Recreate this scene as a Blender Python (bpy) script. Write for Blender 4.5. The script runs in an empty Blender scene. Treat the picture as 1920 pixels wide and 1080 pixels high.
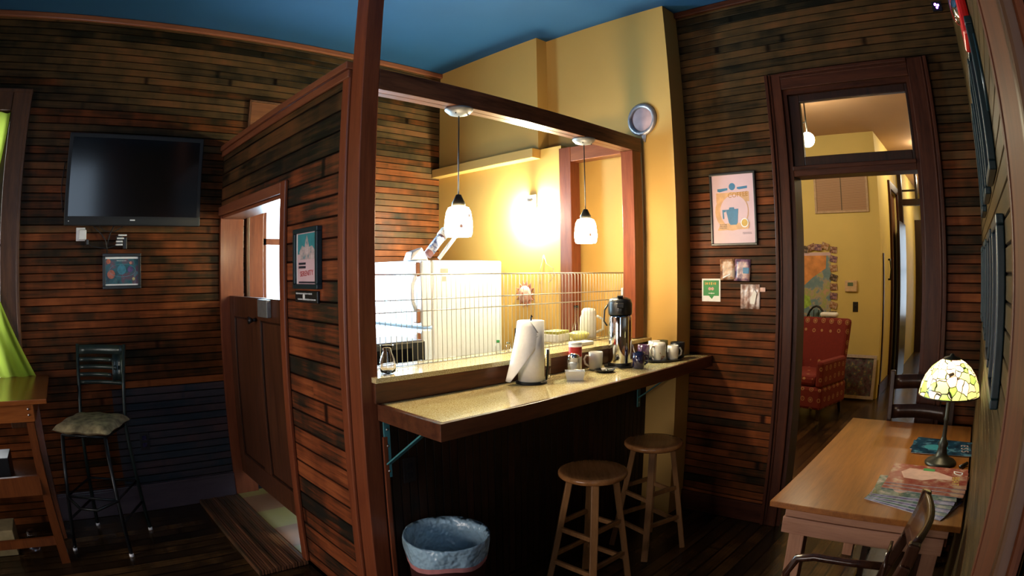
import bpy, bmesh, math, random
from mathutils import Vector, Matrix, Euler
random.seed(7)
S = bpy.context.scene
C = S.collection
PI = math.pi
R = math.radians

# ---------------------------------------------------------------- camera (wide action-camera lens, radial fisheye)
cd = bpy.data.cameras.new('camera')
cam = bpy.data.objects.new('camera', cd); C.objects.link(cam); S.camera = cam
YAW, PITCH, ROLL = 45.474, -1.328, -0.489
f_ = Vector((math.cos(R(YAW))*math.cos(R(PITCH)), math.sin(R(YAW))*math.cos(R(PITCH)), math.sin(R(PITCH))))
r_ = f_.cross(Vector((0, 0, 1))).normalized(); u_ = r_.cross(f_)
r2 = r_*math.cos(R(ROLL)) + u_*math.sin(R(ROLL)); u2 = -r_*math.sin(R(ROLL)) + u_*math.cos(R(ROLL))
cam.matrix_world = Matrix(((r2.x, u2.x, -f_.x, 0), (r2.y, u2.y, -f_.y, 0), (r2.z, u2.z, -f_.z, 1.55), (0, 0, 0, 1)))
cd.type = 'PANO'; cd.sensor_width = 36; cd.sensor_height = 20.25; cd.sensor_fit = 'HORIZONTAL'
cd.clip_start = 0.005; cd.clip_end = 200
pano = cd if hasattr(cd, 'panorama_type') else cd.cycles
pano.panorama_type = 'FISHEYE_LENS_POLYNOMIAL'
pano.fisheye_fov = PI
pano.fisheye_polynomial_k0 = 0.0
pano.fisheye_polynomial_k1 = -0.04795558913358504
pano.fisheye_polynomial_k2 = 7.542114767011006e-05
pano.fisheye_polynomial_k3 = -1.6391401681384433e-05
pano.fisheye_polynomial_k4 = 3.929618007417982e-07

# ---------------------------------------------------------------- colour management, world, daylight
S.view_settings.view_transform = 'Standard'; S.view_settings.look = 'None'
S.view_settings.gamma = 1; S.view_settings.use_curve_mapping = False
S.view_settings.exposure = 0.0
w = bpy.data.worlds.new('sky'); S.world = w; w.use_nodes = True
w.node_tree.nodes['Background'].inputs[0].default_value = (0.75, 0.88, 1.0, 1)
w.node_tree.nodes['Background'].inputs[1].default_value = 3.0
S.cycles.max_bounces = 6; S.cycles.diffuse_bounces = 3; S.cycles.glossy_bounces = 3
S.cycles.transparent_max_bounces = 8; S.cycles.transmission_bounces = 6
S.cycles.use_denoising = True
S.cycles.sample_clamp_indirect = 4.0
S.cycles.caustics_reflective = False; S.cycles.caustics_refractive = False

def area(name, loc, rot, sx, sy, watts, col, spread=180):
    l = bpy.data.lights.new(name, 'AREA'); l.shape = 'RECTANGLE'; l.size = sx; l.size_y = sy
    l.energy = watts; l.color = col; l.spread = R(spread)
    o = bpy.data.objects.new(name, l); C.objects.link(o); o.location = loc; o.rotation_euler = rot
    return o
def point(name, loc, watts, col, r=0.02):
    l = bpy.data.lights.new(name, 'POINT'); l.energy = watts; l.color = col; l.shadow_soft_size = r
    o = bpy.data.objects.new(name, l); C.objects.link(o); o.location = loc
    return o
# daylight standing in the window openings
area('daylight_west', (-2.66, 1.9, 1.25), (0, R(-90), 0), 1.2, 2.2, 36, (1.0, 0.80, 0.66), 120)
area('daylight_south', (0.0, -0.2, 2.0), (R(-90), 0, R(180)), 0.85, 2.1, 5, (0.15, 0.48, 1.0))
area('daylight_curtain', (-0.95, 4.10, 1.7), (R(-90), 0, 0), 0.85, 1.8, 20, (1.0, 0.97, 0.9))
area('daylight_kitchen', (1.77, 4.10, 1.72), (R(-90), 0, 0), 0.6, 1.4, 170, (0.50, 0.80, 1.0))
area('daylight_hall', (13.8, 0.6, 1.6), (0, R(90), 0), 1.6, 0.9, 2.5, (0.45, 0.7, 1.0))

# ---------------------------------------------------------------- helpers
class MB:
    def __init__(s): s.v = []; s.f = []; s.sm = []
    def add(s, vs, fs, smooth=False):
        n = len(s.v); s.v += [tuple(p) for p in vs]
        s.f += [tuple(i+n for i in f) for f in fs]; s.sm += [smooth]*len(fs); return s
    def box(s, x0, x1, y0, y1, z0, z1):
        if x0 > x1: x0, x1 = x1, x0
        if y0 > y1: y0, y1 = y1, y0
        if z0 > z1: z0, z1 = z1, z0
        vs = [(x0,y0,z0),(x1,y0,z0),(x1,y1,z0),(x0,y1,z0),(x0,y0,z1),(x1,y0,z1),(x1,y1,z1),(x0,y1,z1)]
        return s.add(vs, [(0,3,2,1),(4,5,6,7),(0,1,5,4),(1,2,6,5),(2,3,7,6),(3,0,4,7)])
    def bar(s, a, b, w, h=None, up=(0,0,1), w2=None):
        """square bar from a to b, w across, h along 'up'; w2 = width factor at b"""
        a = Vector(a); b = Vector(b); h = h or w; w2 = w2 or 1
        d = (b-a).normalized(); u = Vector(up)
        if abs(d.dot(u)) > 0.98: u = Vector((1,0,0))
        x = d.cross(u).normalized(); y = x.cross(d).normalized()
        vs = []
        for p, k in ((a,1),(b,w2)):
            for sx, sy in ((-1,-1),(1,-1),(1,1),(-1,1)):
                vs.append(p + x*sx*w/2*k + y*sy*h/2*k)
        return s.add(vs, [(0,3,2,1),(4,5,6,7),(0,1,5,4),(1,2,6,5),(2,3,7,6),(3,0,4,7)])
    def tube(s, pts, r, seg=10, closed=False, cap=True):
        pts = [Vector(p) for p in pts]; n = len(pts)
        rs = r if isinstance(r, (list, tuple)) else [r]*n
        vs = []; prev = None
        for i, p in enumerate(pts):
            if closed: d = pts[(i+1) % n]-pts[i-1]
            else: d = pts[min(i+1, n-1)]-pts[max(i-1, 0)]
            d.normalize()
            if prev is None:
                u = Vector((0,0,1)) if abs(d.z) < .9 else Vector((1,0,0))
            else: u = prev
            x = d.cross(u)
            if x.length < 1e-5: x = d.cross(Vector((1,0,0)))
            x.normalize(); y = x.cross(d).normalized(); prev = y
            for k in range(seg):
                a = 2*PI*k/seg
                vs.append(p + (x*math.cos(a)+y*math.sin(a))*rs[i])
        fs = []
        for i in range(n if closed else n-1):
            j = (i+1) % n
            for k in range(seg):
                l = (k+1) % seg
                fs.append((i*seg+k, i*seg+l, j*seg+l, j*seg+k))
        if cap and not closed:
            fs.append(tuple(range(seg-1, -1, -1))); fs.append(tuple((n-1)*seg+k for k in range(seg)))
        return s.add(vs, fs, True)
    def lathe(s, prof, c=(0,0,0), seg=28, sx=1, sy=1, closed=False):
        vs = []; fs = []; n = len(prof)
        for (r, z) in prof:
            for k in range(seg):
                a = 2*PI*k/seg
                vs.append((c[0]+r*sx*math.cos(a), c[1]+r*sy*math.sin(a), c[2]+z))
        for i in range(n if closed else n-1):
            j = (i+1) % n
            for k in range(seg):
                l = (k+1) % seg
                fs.append((i*seg+k, i*seg+l, j*seg+l, j*seg+k))
        return s.add(vs, fs, True)
    def prism(s, poly, z0, z1, ax='z'):
        n = len(poly); m = {'z': lambda p, t: (p[0],p[1],t), 'y': lambda p, t: (p[0],t,p[1]), 'x': lambda p, t: (t,p[0],p[1])}[ax]
        vs = [m(p, z0) for p in poly]+[m(p, z1) for p in poly]
        fs = [tuple(range(n-1,-1,-1)), tuple(range(n, 2*n))]+[(i,(i+1)%n,(i+1)%n+n,i+n) for i in range(n)]
        return s.add(vs, fs)
    def disc(s, cx, cy, z, rx, ry=None, seg=24, th=0.0006):
        ry = ry or rx
        return s.prism([(cx+rx*math.cos(2*PI*k/seg), cy+ry*math.sin(2*PI*k/seg)) for k in range(seg)], z, z+th)
    def grid(s, fn, nu, nv, smooth=True):
        vs = [fn(i/nu, j/nv) for j in range(nv+1) for i in range(nu+1)]
        fs = [(j*(nu+1)+i, j*(nu+1)+i+1, (j+1)*(nu+1)+i+1, (j+1)*(nu+1)+i) for j in range(nv) for i in range(nu)]
        return s.add(vs, fs, smooth)

def mk(name, mb, mat, bevel=0, solid=0, seg=2):
    me = bpy.data.meshes.new(name)
    me.from_pydata(mb.v, [], mb.f)
    for p, sm in zip(me.polygons, mb.sm): p.use_smooth = sm
    bm = bmesh.new(); bm.from_mesh(me); bmesh.ops.recalc_face_normals(bm, faces=bm.faces); bm.to_mesh(me); bm.free()
    me.materials.append(mat)
    o = bpy.data.objects.new(name, me); C.objects.link(o)
    if solid:
        m = o.modifiers.new('solid', 'SOLIDIFY'); m.thickness = solid; m.offset = 0
    if bevel:
        m = o.modifiers.new('bevel', 'BEVEL'); m.width = bevel; m.segments = seg; m.limit_method = 'ANGLE'; m.angle_limit = R(40)
    return o
def part(name, mb, mat, parent, label=None, bevel=0, solid=0):
    o = mk(name, mb, mat, bevel, solid); o.parent = parent
    if label: o['label'] = label
    return o
def solo(name, mb, mat, label, cat, loc=(0,0,0), group=None, bevel=0, solid=0, rz=0):
    o = mk(name, mb, mat, bevel, solid); o.location = loc; o.rotation_euler = (0,0,rz)
    o['label'] = label; o['category'] = cat
    if group: o['group'] = group
    return o
def thing(name, label, cat, loc=(0,0,0), rot=(0,0,0), group=None, kind=None):
    o = bpy.data.objects.new(name, None); C.objects.link(o); o.empty_display_size = .05
    o.location = loc; o.rotation_euler = rot
    o['label'] = label; o['category'] = cat
    if group: o['group'] = group
    if kind: o['kind'] = kind
    return o
def struct(name, mb, mat, bevel=0, label=None, cat=None):
    o = mk(name, mb, mat, bevel); o['kind'] = 'structure'
    if label: o['label'] = label
    if cat: o['category'] = cat
    return o
def text(name, body, size, mat, parent, loc, rot=(0,0,0), align='CENTER', sx=1.0, shear=0, ext=0.0004):
    cu = bpy.data.curves.new(name, 'FONT'); cu.body = body; cu.size = size; cu.extrude = ext
    cu.align_x = align; cu.align_y = 'CENTER'; cu.shear = shear
    tmp = bpy.data.objects.new('tmp', cu); C.objects.link(tmp); bpy.context.view_layer.update()
    me = bpy.data.meshes.new_from_object(tmp.evaluated_get(bpy.context.evaluated_depsgraph_get()))
    bpy.data.objects.remove(tmp); bpy.data.curves.remove(cu); me.materials.clear(); me.materials.append(mat)
    o = bpy.data.objects.new(name, me); C.objects.link(o); o.parent = parent
    o.location = loc; o.rotation_euler = rot; o.scale = (sx, 1, 1)
    return o

# ---------------------------------------------------------------- materials
class NT:
    def __init__(s, name):
        s.m = bpy.data.materials.new(name); s.m.use_nodes = True; s.t = s.m.node_tree
        s.b = s.t.nodes['Principled BSDF']; s.out = s.t.nodes['Material Output']
    def n(s, typ, **kw):
        nd = s.t.nodes.new(typ)
        for k, v in kw.items():
            if k.startswith('i_'): nd.inputs[k[2:]].default_value = v
            else: setattr(nd, k, v)
        return nd
    def l(s, a, b): s.t.links.new(a, b)
    def math(s, op, a, b=None, c=None):
        nd = s.t.nodes.new('ShaderNodeMath'); nd.operation = op
        for i, q in enumerate((a, b, c)):
            if q is None: continue
            if isinstance(q, (int, float)): nd.inputs[i].default_value = q
            else: s.l(q, nd.inputs[i])
        return nd.outputs[0]
    def ramp(s, fac, stops, interp='LINEAR'):
        nd = s.t.nodes.new('ShaderNodeValToRGB'); cr = nd.color_ramp; cr.interpolation = interp
        while len(cr.elements) < len(stops): cr.elements.new(.5)
        for e, (p, c) in zip(cr.elements, stops): e.position = p; e.color = (*c, 1)
        s.l(fac, nd.inputs[0]); return nd.outputs[0]
    def mix(s, fac, a, b, mode='MIX'):
        nd = s.t.nodes.new('ShaderNodeMix'); nd.data_type = 'RGBA'; nd.blend_type = mode
        for sock, q in ((nd.inputs[0], fac), (nd.inputs[6], a), (nd.inputs[7], b)):
            if isinstance(q, (int, float)): sock.default_value = q
            elif isinstance(q, tuple): sock.default_value = (*q, 1)
            else: s.l(q, sock)
        return nd.outputs[2]
    def coord(s, kind='Object'):
        return s.t.nodes.new('ShaderNodeTexCoord').outputs[kind]
    def mapped(s, sc, kind='Object'):
        mp = s.t.nodes.new('ShaderNodeMapping'); mp.inputs['Scale'].default_value = sc
        s.l(s.coord(kind), mp.inputs[0]); return mp.outputs[0]
    def noise(s, vec, scale, detail=3, rough=.5):
        nd = s.n('ShaderNodeTexNoise'); nd.inputs['Scale'].default_value = scale; nd.inputs['Detail'].default_value = detail
        nd.inputs['Roughness'].default_value = rough
        if vec is not None: s.l(vec, nd.inputs['Vector'])
        return nd.outputs['Fac']
    def bump(s, h, strength=.3, dist=.01):
        nd = s.n('ShaderNodeBump'); nd.inputs['Strength'].default_value = strength; nd.inputs['Distance'].default_value = dist
        s.l(h, nd.inputs['Height']); s.l(nd.outputs[0], s.b.inputs['Normal'])
    def base(s, c):
        if isinstance(c, tuple): s.b.inputs['Base Color'].default_value = (*c, 1)
        else: s.l(c, s.b.inputs['Base Color'])

def plain(name, col, rough=.5, metal=0, var=.12, scale=30, coat=0, bump=0):
    t = NT(name); v = t.noise(t.coord(), scale)
    a = tuple(max(0, c*(1-var)) for c in col); b = tuple(min(1, c*(1+var)) for c in col)
    t.base(t.ramp(v, [(.3, a), (.7, b)]))
    t.b.inputs['Roughness'].default_value = rough; t.b.inputs['Metallic'].default_value = metal
    t.b.inputs['Coat Weight'].default_value = coat; t.b.inputs['Coat Roughness'].default_value = .15
    if bump: t.bump(v, bump, .003)
    return t.m
def emis(name, col, strength, base=(.8,.8,.8)):
    t = NT(name); t.base(base); t.b.inputs['Emission Color'].default_value = (*col, 1)
    t.b.inputs['Emission Strength'].default_value = strength; return t.m
def wood(name, c1, c2, axis='x', rough=.35, coat=.3, sc=1.0, bump=.1):
    t = NT(name)
    g = {'x': (1.2, 14, 14), 'y': (14, 1.2, 14), 'z': (14, 14, 1.2)}[axis]
    v = t.mapped(tuple(q*sc for q in g))
    n1 = t.noise(v, 2.2, 5, .6); n2 = t.noise(t.mapped(tuple(q*sc*4 for q in g)), 3, 3)
    h = t.math('ADD', t.math('MULTIPLY', n1, .7), t.math('MULTIPLY', n2, .3))
    c = tuple((a+b)/2 for a, b in zip(c1, c2))
    t.base(t.ramp(h, [(.32, c1), (.5, c), (.68, c2)]))
    t.b.inputs['Roughness'].default_value = rough; t.b.inputs['Coat Weight'].default_value = coat*.5; t.b.inputs['Specular IOR Level'].default_value = .25
    t.b.inputs['Coat Roughness'].default_value = .2
    t.bump(h, bump, .004)
    return t.m
def boards_mat(name, s_ax, pitch, cols, seg=1.3, rough=.42, gr=1.0, lower=None, run_ax='z', upper=None):
    """reclaimed boards: one tone per board and length, smooth runs of darker boards, grain and knots.
    s_ax = the axis the boards run along, run_ax = the axis they are stacked along."""
    t = NT(name); sep = t.n('ShaderNodeSeparateXYZ'); t.l(t.coord(), sep.inputs[0])
    s = sep.outputs[s_ax.upper()]; z = sep.outputs[run_ax.upper()]
    idx = t.math('FLOOR', t.math('DIVIDE', z, pitch))
    wn0 = t.n('ShaderNodeTexWhiteNoise', noise_dimensions='1D'); t.l(idx, wn0.inputs['W'])
    sg = t.math('FLOOR', t.math('ADD', t.math('DIVIDE', s, seg), t.math('MULTIPLY', wn0.outputs[0], 9.0)))
    cb = t.n('ShaderNodeCombineXYZ'); t.l(idx, cb.inputs[0]); t.l(sg, cb.inputs[1])
    wn = t.n('ShaderNodeTexWhiteNoise', noise_dimensions='2D'); t.l(cb.outputs[0], wn.inputs['Vector'])
    cb2 = t.n('ShaderNodeCombineXYZ'); t.l(t.math('MULTIPLY', idx, .31), cb2.inputs[0]); t.l(t.math('MULTIPLY', s, .6), cb2.inputs[1])
    clus = t.noise(cb2.outputs[0], 1.0, 1)
    cb3 = t.n('ShaderNodeCombineXYZ'); t.l(t.math('MULTIPLY', s, 2.0), cb3.inputs[0]); t.l(t.math('MULTIPLY', z, 40.0), cb3.inputs[1])
    t.l(t.math('MULTIPLY', wn.outputs[0], 11.0), cb3.inputs[2])
    grain = t.noise(cb3.outputs[0], 1.6, 5, .65)
    cb4 = t.n('ShaderNodeCombineXYZ'); t.l(t.math('MULTIPLY', s, 5.0), cb4.inputs[0]); t.l(t.math('MULTIPLY', idx, 3.37), cb4.inputs[1])
    patch = t.noise(cb4.outputs[0], .8, 3, .6)
    tone = t.math('ADD', t.math('ADD', t.math('MULTIPLY', wn.outputs[0], .08), t.math('MULTIPLY', wn0.outputs[0], .20)), t.math('MULTIPLY', clus, .90))
    tone = t.math('ADD', tone, t.math('MULTIPLY', t.math('SUBTRACT', grain, .5), .55*gr))
    tone = t.math('ADD', tone, t.math('MULTIPLY', t.math('SUBTRACT', patch, .5), .9))
    col = t.ramp(tone, cols)
    if upper:
        z0_, spread_, ol = upper
        zz_ = t.math('ADD', t.math('SUBTRACT', t.math('MULTIPLY', idx, pitch), z0_), t.math('MULTIPLY', t.math('SUBTRACT', t.math('ADD', wn0.outputs[0], t.math('MULTIPLY', t.math('SUBTRACT', clus, .5), 2.0)), .5), spread_))
        f0 = t.n('ShaderNodeMapRange'); f0.inputs['From Min'].default_value = -.04; f0.inputs['From Max'].default_value = .04; t.l(zz_, f0.inputs[0])
        col = t.mix(t.math('MULTIPLY', f0.outputs[0], .85), col, t.ramp(tone, ol))
    vo = t.n('ShaderNodeTexVoronoi'); vo.inputs['Scale'].default_value = 1.0; t.l(cb4.outputs[0], vo.inputs['Vector'])
    kn = t.ramp(vo.outputs['Distance'], [(0.05, (.12, .1, .08)), (.14, (1, 1, 1))])
    col = t.mix(1.0, col, kn, 'MULTIPLY')
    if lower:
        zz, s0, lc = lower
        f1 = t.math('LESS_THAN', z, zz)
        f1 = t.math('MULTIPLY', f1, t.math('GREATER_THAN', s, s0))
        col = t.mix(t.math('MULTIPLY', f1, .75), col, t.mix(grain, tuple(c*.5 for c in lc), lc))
    fr = t.math('FRACT', t.math('DIVIDE', z, pitch))
    e = t.math('MINIMUM', fr, t.math('SUBTRACT', 1.0, fr))
    gv = t.ramp(e, [(.03, (.10, .08, .08)), (.09, (1, 1, 1))])
    col = t.mix(1.0, col, gv, 'MULTIPLY')
    t.base(col); t.b.inputs['Roughness'].default_value = rough
    t.b.inputs['Specular IOR Level'].default_value = .25
    t.bump(grain, .15, .004)
    return t.m

PIT = 0.05
COLS = [(.30, (.009,.007,.003)), (.43, (.026,.014,.005)), (.55, (.064,.021,.006)), (.70, (.125,.034,.009)), (.88, (.22,.060,.016))]
COLSP = [(.30, (.012,.011,.008)), (.42, (.032,.017,.009)), (.55, (.10,.027,.010)), (.7, (.18,.045,.015)), (.9, (.29,.08,.026))]
M = {}
OLIVE = [(.32, (.008,.007,.004)), (.50, (.030,.020,.009)), (.66, (.058,.036,.014)), (.85, (.10,.045,.017))]
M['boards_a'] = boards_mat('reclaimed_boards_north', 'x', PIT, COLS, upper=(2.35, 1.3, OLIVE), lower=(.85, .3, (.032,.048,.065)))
M['boards_p'] = boards_mat('reclaimed_boards_partition', 'y', .09, COLSP, gr=1.9, seg=4, upper=(1.97, .12, OLIVE))
M['boards_c'] = boards_mat('reclaimed_boards_east', 'y', PIT, COLS, upper=(2.15, .9, OLIVE))
M['boards_d'] = boards_mat('reclaimed_boards_south', 'x', PIT, [(.3,(.025,.016,.006)),(.8,(.08,.042,.014))])
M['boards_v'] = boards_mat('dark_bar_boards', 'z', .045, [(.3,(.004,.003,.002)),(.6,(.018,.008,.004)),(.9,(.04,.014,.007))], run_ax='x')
M['floor'] = boards_mat('dark_floorboards', 'x', .083, [(.25,(.008,.005,.003)),(.5,(.022,.012,.005)),(.75,(.06,.03,.010)),(.95,(.11,.055,.02))], seg=1.8, rough=.25, run_ax='y')
M['ceiling'] = plain('blue_ceiling_paint', (.0008,.050,.135), .8, scale=3, var=.05)
M['yellow'] = plain('yellow_wall_paint', (.54,.315,.078), .65, scale=2, var=.05)
M['cream'] = plain('cream_yellow_paint', (.66,.50,.16), .7, scale=2, var=.05)
M['tan'] = plain('tan_ceiling_paint', (.50,.30,.16), .8, scale=2, var=.05)
M['redpost'] = wood('red_brown_trim', (.12,.028,.011), (.22,.058,.022), 'z')
M['redx'] = wood('red_brown_beam', (.15,.045,.022), (.24,.08,.035), 'x')
M['edge'] = wood('dark_brown_edging', (.05,.016,.008), (.13,.042,.018), 'x', rough=.3)
M['redy'] = wood('red_brown_rail', (.15,.045,.022), (.24,.08,.035), 'y')
M['dk'] = wood('dark_stained_wood', (.010,.005,.003), (.035,.013,.007), 'z', rough=.3)
M['casing'] = wood('dark_casing_wood', (.020,.006,.003), (.070,.020,.009), 'z', rough=.4, coat=.1)
M['casingh'] = wood('dark_casing_wood_across', (.020,.006,.003), (.070,.020,.009), 'y', rough=.4, coat=.1)
M['casing_w'] = wood('brown_window_casing', (.05,.022,.010), (.12,.05,.02), 'z', rough=.35)
M['near'] = wood('reddish_near_board', (.050,.013,.005), (.14,.040,.014), 'z', rough=.5, coat=0)
for q in ('near','casing','casingh'): M[q].node_tree.nodes['Principled BSDF'].inputs['Specular IOR Level'].default_value = .12
for q in ('boards_d','boards_c','boards_a'): M[q].node_tree.nodes['Principled BSDF'].inputs['Specular IOR Level'].default_value = .08
M['base'] = wood('greyish_baseboard', (.045,.032,.040), (.075,.052,.062), 'x')
M['desk'] = wood('amber_desk_top', (.19,.062,.012), (.36,.125,.025), 'x', rough=.28, coat=.3)
M['pine'] = wood('raw_pine', (.30,.14,.085), (.46,.24,.15), 'y', rough=.5, coat=0)
M['pinez'] = wood('raw_pine_leg', (.30,.14,.085), (.46,.24,.15), 'z', rough=.5, coat=0)
M['stool'] = wood('honey_stool_wood', (.18,.085,.032), (.30,.15,.058), 'z', rough=.3)
M['stoolseat'] = wood('honey_stool_seat', (.22,.090,.030), (.36,.165,.058), 'x', rough=.2, coat=.6)
M['table'] = wood('orange_table_wood', (.17,.045,.010), (.30,.09,.02), 'x', rough=.18, coat=.8)
M['tableleg'] = wood('shaded_table_wood', (.09,.024,.007), (.17,.048,.012), 'z', rough=.3)  # table wood darkened, shade below the top put into the colour
M['black'] = plain('black_plastic', (.008,.008,.009), .35)
M['blackm'] = plain('black_metal', (.012,.014,.016), .35, .4)
M['chairm'] = plain('green_black_metal', (.018,.03,.028), .35, .3)
M['screen'] = plain('tv_screen_glass', (.002,.002,.003), .14)
M['white'] = plain('white_plastic', (.75,.75,.75), .4, var=.05)
M['enamel'] = plain('white_enamel', (.80,.80,.78), .25, var=.03, coat=.5)
M['paper'] = plain('white_paper', (.85,.85,.85), .8, var=.03, scale=60, bump=.2)
M['steel'] = plain('brushed_steel', (.55,.53,.5), .3, 1)
M['wire'] = plain('coated_white_wire', (.55,.52,.48), .35, .6)
M['canopy'] = plain('grey_canopy_metal', (.22,.22,.22), .5, .5)
M['chrome'] = plain('polished_steel', (.72,.72,.74), .06, 1, var=.02)
M['teal'] = plain('teal_bracket_paint', (.05,.20,.22), .45)
M['kick'] = plain('dark_floor_tile', (.1,.06,.03), .5)
M['ceramic'] = plain('white_glazed_ceramic', (.80,.76,.68), .15, var=.04, coat=1)
M['navy'] = plain('dark_blue_glaze', (.012,.012,.05), .1, coat=1)
M['purple'] = plain('purple_glaze', (.10,.04,.10), .15, coat=1)
M['olive'] = plain('olive_glaze', (.10,.09,.03), .2, coat=1)
M['red'] = plain('red_plastic', (.50,.012,.012), .3)
M['redlabel'] = plain('red_label', (.45,.03,.03), .4)
M['green'] = plain('green_print', (.02,.22,.05), .5)
M['gold'] = plain('gold_print', (.55,.33,.05), .5)
M['blueprint'] = plain('blue_print', (.03,.16,.30), .5)
M['pinkpaper'] = plain('pinkish_paper', (.62,.42,.46), .45, var=.05, scale=8)
M['orangep'] = plain('pale_orange_print', (.62,.34,.16), .5)
M['tealprint'] = plain('teal_print', (.03,.22,.26), .5)
M['skin'] = plain('pale_pink_print', (.58,.34,.27), .5)
M['darkprint'] = plain('dark_print', (.02,.02,.035), .35)
M['frame'] = plain('black_picture_frame', (.012,.013,.014), .35)
M['tealframe'] = plain('teal_black_frame', (.008,.022,.028), .3)
M['brass'] = plain('dark_bronze', (.03,.028,.02), .4, .6)
M['silver'] = plain('crinkled_foil', (.42,.38,.40), .42, .7, scale=40, bump=1)
M['cable'] = plain('black_cable', (.01,.01,.012), .5)
M['book'] = plain('olive_book_cover', (.35,.32,.06), .5)
M['yelbowl'] = plain('pale_yellow_glaze', (.75,.72,.25), .3)
M['cardboard'] = plain('beige_cardboard', (.35,.26,.12), .8)
M['cushion'] = plain('tan_brown_fabric', (.34,.26,.13), .95, var=.5, scale=22, bump=.6)
M['blueside'] = plain('white_fridge_enamel', (.72,.76,.80), .22, var=.02, coat=.6)

def glass(name, col=(1,1,1), rough=.02, alpha_mix=.0):
    t = NT(name); t.base(col); t.b.inputs['Transmission Weight'].default_value = 1
    t.b.inputs['Roughness'].default_value = rough; t.b.inputs['IOR'].default_value = 1.45
    return t.m
M['cutglass'] = glass('clear_cut_glass', (.97,.93,.92))
def pane(name):
    t = NT(name); t.t.nodes.remove(t.b)
    tr = t.n('ShaderNodeBsdfTransparent'); gl = t.n('ShaderNodeBsdfGlossy'); gl.inputs['Roughness'].default_value = .02
    fr = t.n('ShaderNodeFresnel'); fr.inputs[0].default_value = 1.45
    mx = t.n('ShaderNodeMixShader'); t.l(t.math('MULTIPLY', fr.outputs[0], .6), mx.inputs[0]); t.l(tr.outputs[0], mx.inputs[1]); t.l(gl.outputs[0], mx.inputs[2])
    t.l(mx.outputs[0], t.out.inputs[0]); return t.m
M['pane'] = pane('window_pane_glass'); M['glass'] = pane('clear_jar_glass')
def counter_mat():
    t = NT('speckled_cream_laminate'); n1 = t.noise(t.coord(), 220, 2); n2 = t.noise(t.coord(), 60, 3)
    c = t.ramp(n1, [(.38,(.45,.33,.12)),(.5,(.74,.60,.28)),(.62,(.84,.74,.44))])
    t.base(t.mix(t.math('MULTIPLY', n2, .35), c, (.42,.28,.12))); t.b.inputs['Roughness'].default_value = .16
    t.b.inputs['Coat Weight'].default_value = .5; t.b.inputs['Coat Roughness'].default_value = .08
    return t.m
M['laminate'] = counter_mat()
def tile_mat():
    t = NT('worn_tile'); sep = t.n('ShaderNodeSeparateXYZ'); t.l(t.coord(), sep.inputs[0])
    cb = t.n('ShaderNodeCombineXYZ')
    fx = t.math('DIVIDE', sep.outputs['X'], .30); fy = t.math('DIVIDE', t.math('ADD', sep.outputs['Y'], .06), .30)
    t.l(t.math('FLOOR', fx), cb.inputs[0]); t.l(t.math('FLOOR', fy), cb.inputs[1])
    wn = t.n('ShaderNodeTexWhiteNoise', noise_dimensions='2D'); t.l(cb.outputs[0], wn.inputs['Vector'])
    par = t.math('MODULO', t.math('ABSOLUTE', t.math('FLOOR', fy)), 2.0); c = t.ramp(t.math('ADD', t.math('MULTIPLY', par, .6), t.math('MULTIPLY', wn.outputs[0], .3)), [(0,(.15,.045,.012)),(.35,(.20,.065,.016)),(.6,(.20,.14,.025)),(1,(.24,.17,.03))])
    t.base(t.mix(t.math('MULTIPLY', t.noise(t.coord(), 9, 4), .5), c, (.2,.12,.07)))
    t.b.inputs['Roughness'].default_value = .4; return t.m
M['tile'] = tile_mat()
def curtain_mat():
    t = NT('lime_curtain_cloth'); t.t.nodes.remove(t.b)
    d = t.n('ShaderNodeBsdfDiffuse'); d.inputs[0].default_value = (.30,.44,.05,1)
    tr = t.n('ShaderNodeBsdfTranslucent'); tr.inputs[0].default_value = (.50,.66,.10,1)
    mx = t.n('ShaderNodeMixShader'); mx.inputs[0].default_value = .55
    t.l(d.outputs[0], mx.inputs[1]); t.l(tr.outputs[0], mx.inputs[2]); t.l(mx.outputs[0], t.out.inputs[0]); return t.m
M['curtain'] = curtain_mat()
def shade_mat(name, strength):
    t = NT(name); v = t.n('ShaderNodeTexVoronoi'); v.inputs['Scale'].default_value = 22; t.l(t.coord(), v.inputs['Vector'])
    n = t.noise(t.coord(), 40, 4); s = t.math('ADD', v.outputs['Distance'], t.math('MULTIPLY', n, .35))
    f = t.ramp(s, [(.33,(.0022,.0006,.0002)),(.40,(1,1,1))])
    t.base((.9,.85,.75)); t.l(t.mix(1.0, (1.0,.80,.50), f, 'MULTIPLY'), t.b.inputs['Emission Color'])
    t.b.inputs['Emission Strength'].default_value = strength; t.b.inputs['Roughness'].default_value = .2
    return t.m
M['shade'] = shade_mat('mottled_glowing_glass', 135.0)
M['bulb'] = emis('bare_bulb_glow', (.93,1,.72), 2300)
M['globe'] = emis('frosted_globe_glow', (1,.88,.62), 100)
M['led'] = emis('violet_led', (.35,.12,1), 14)
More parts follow.
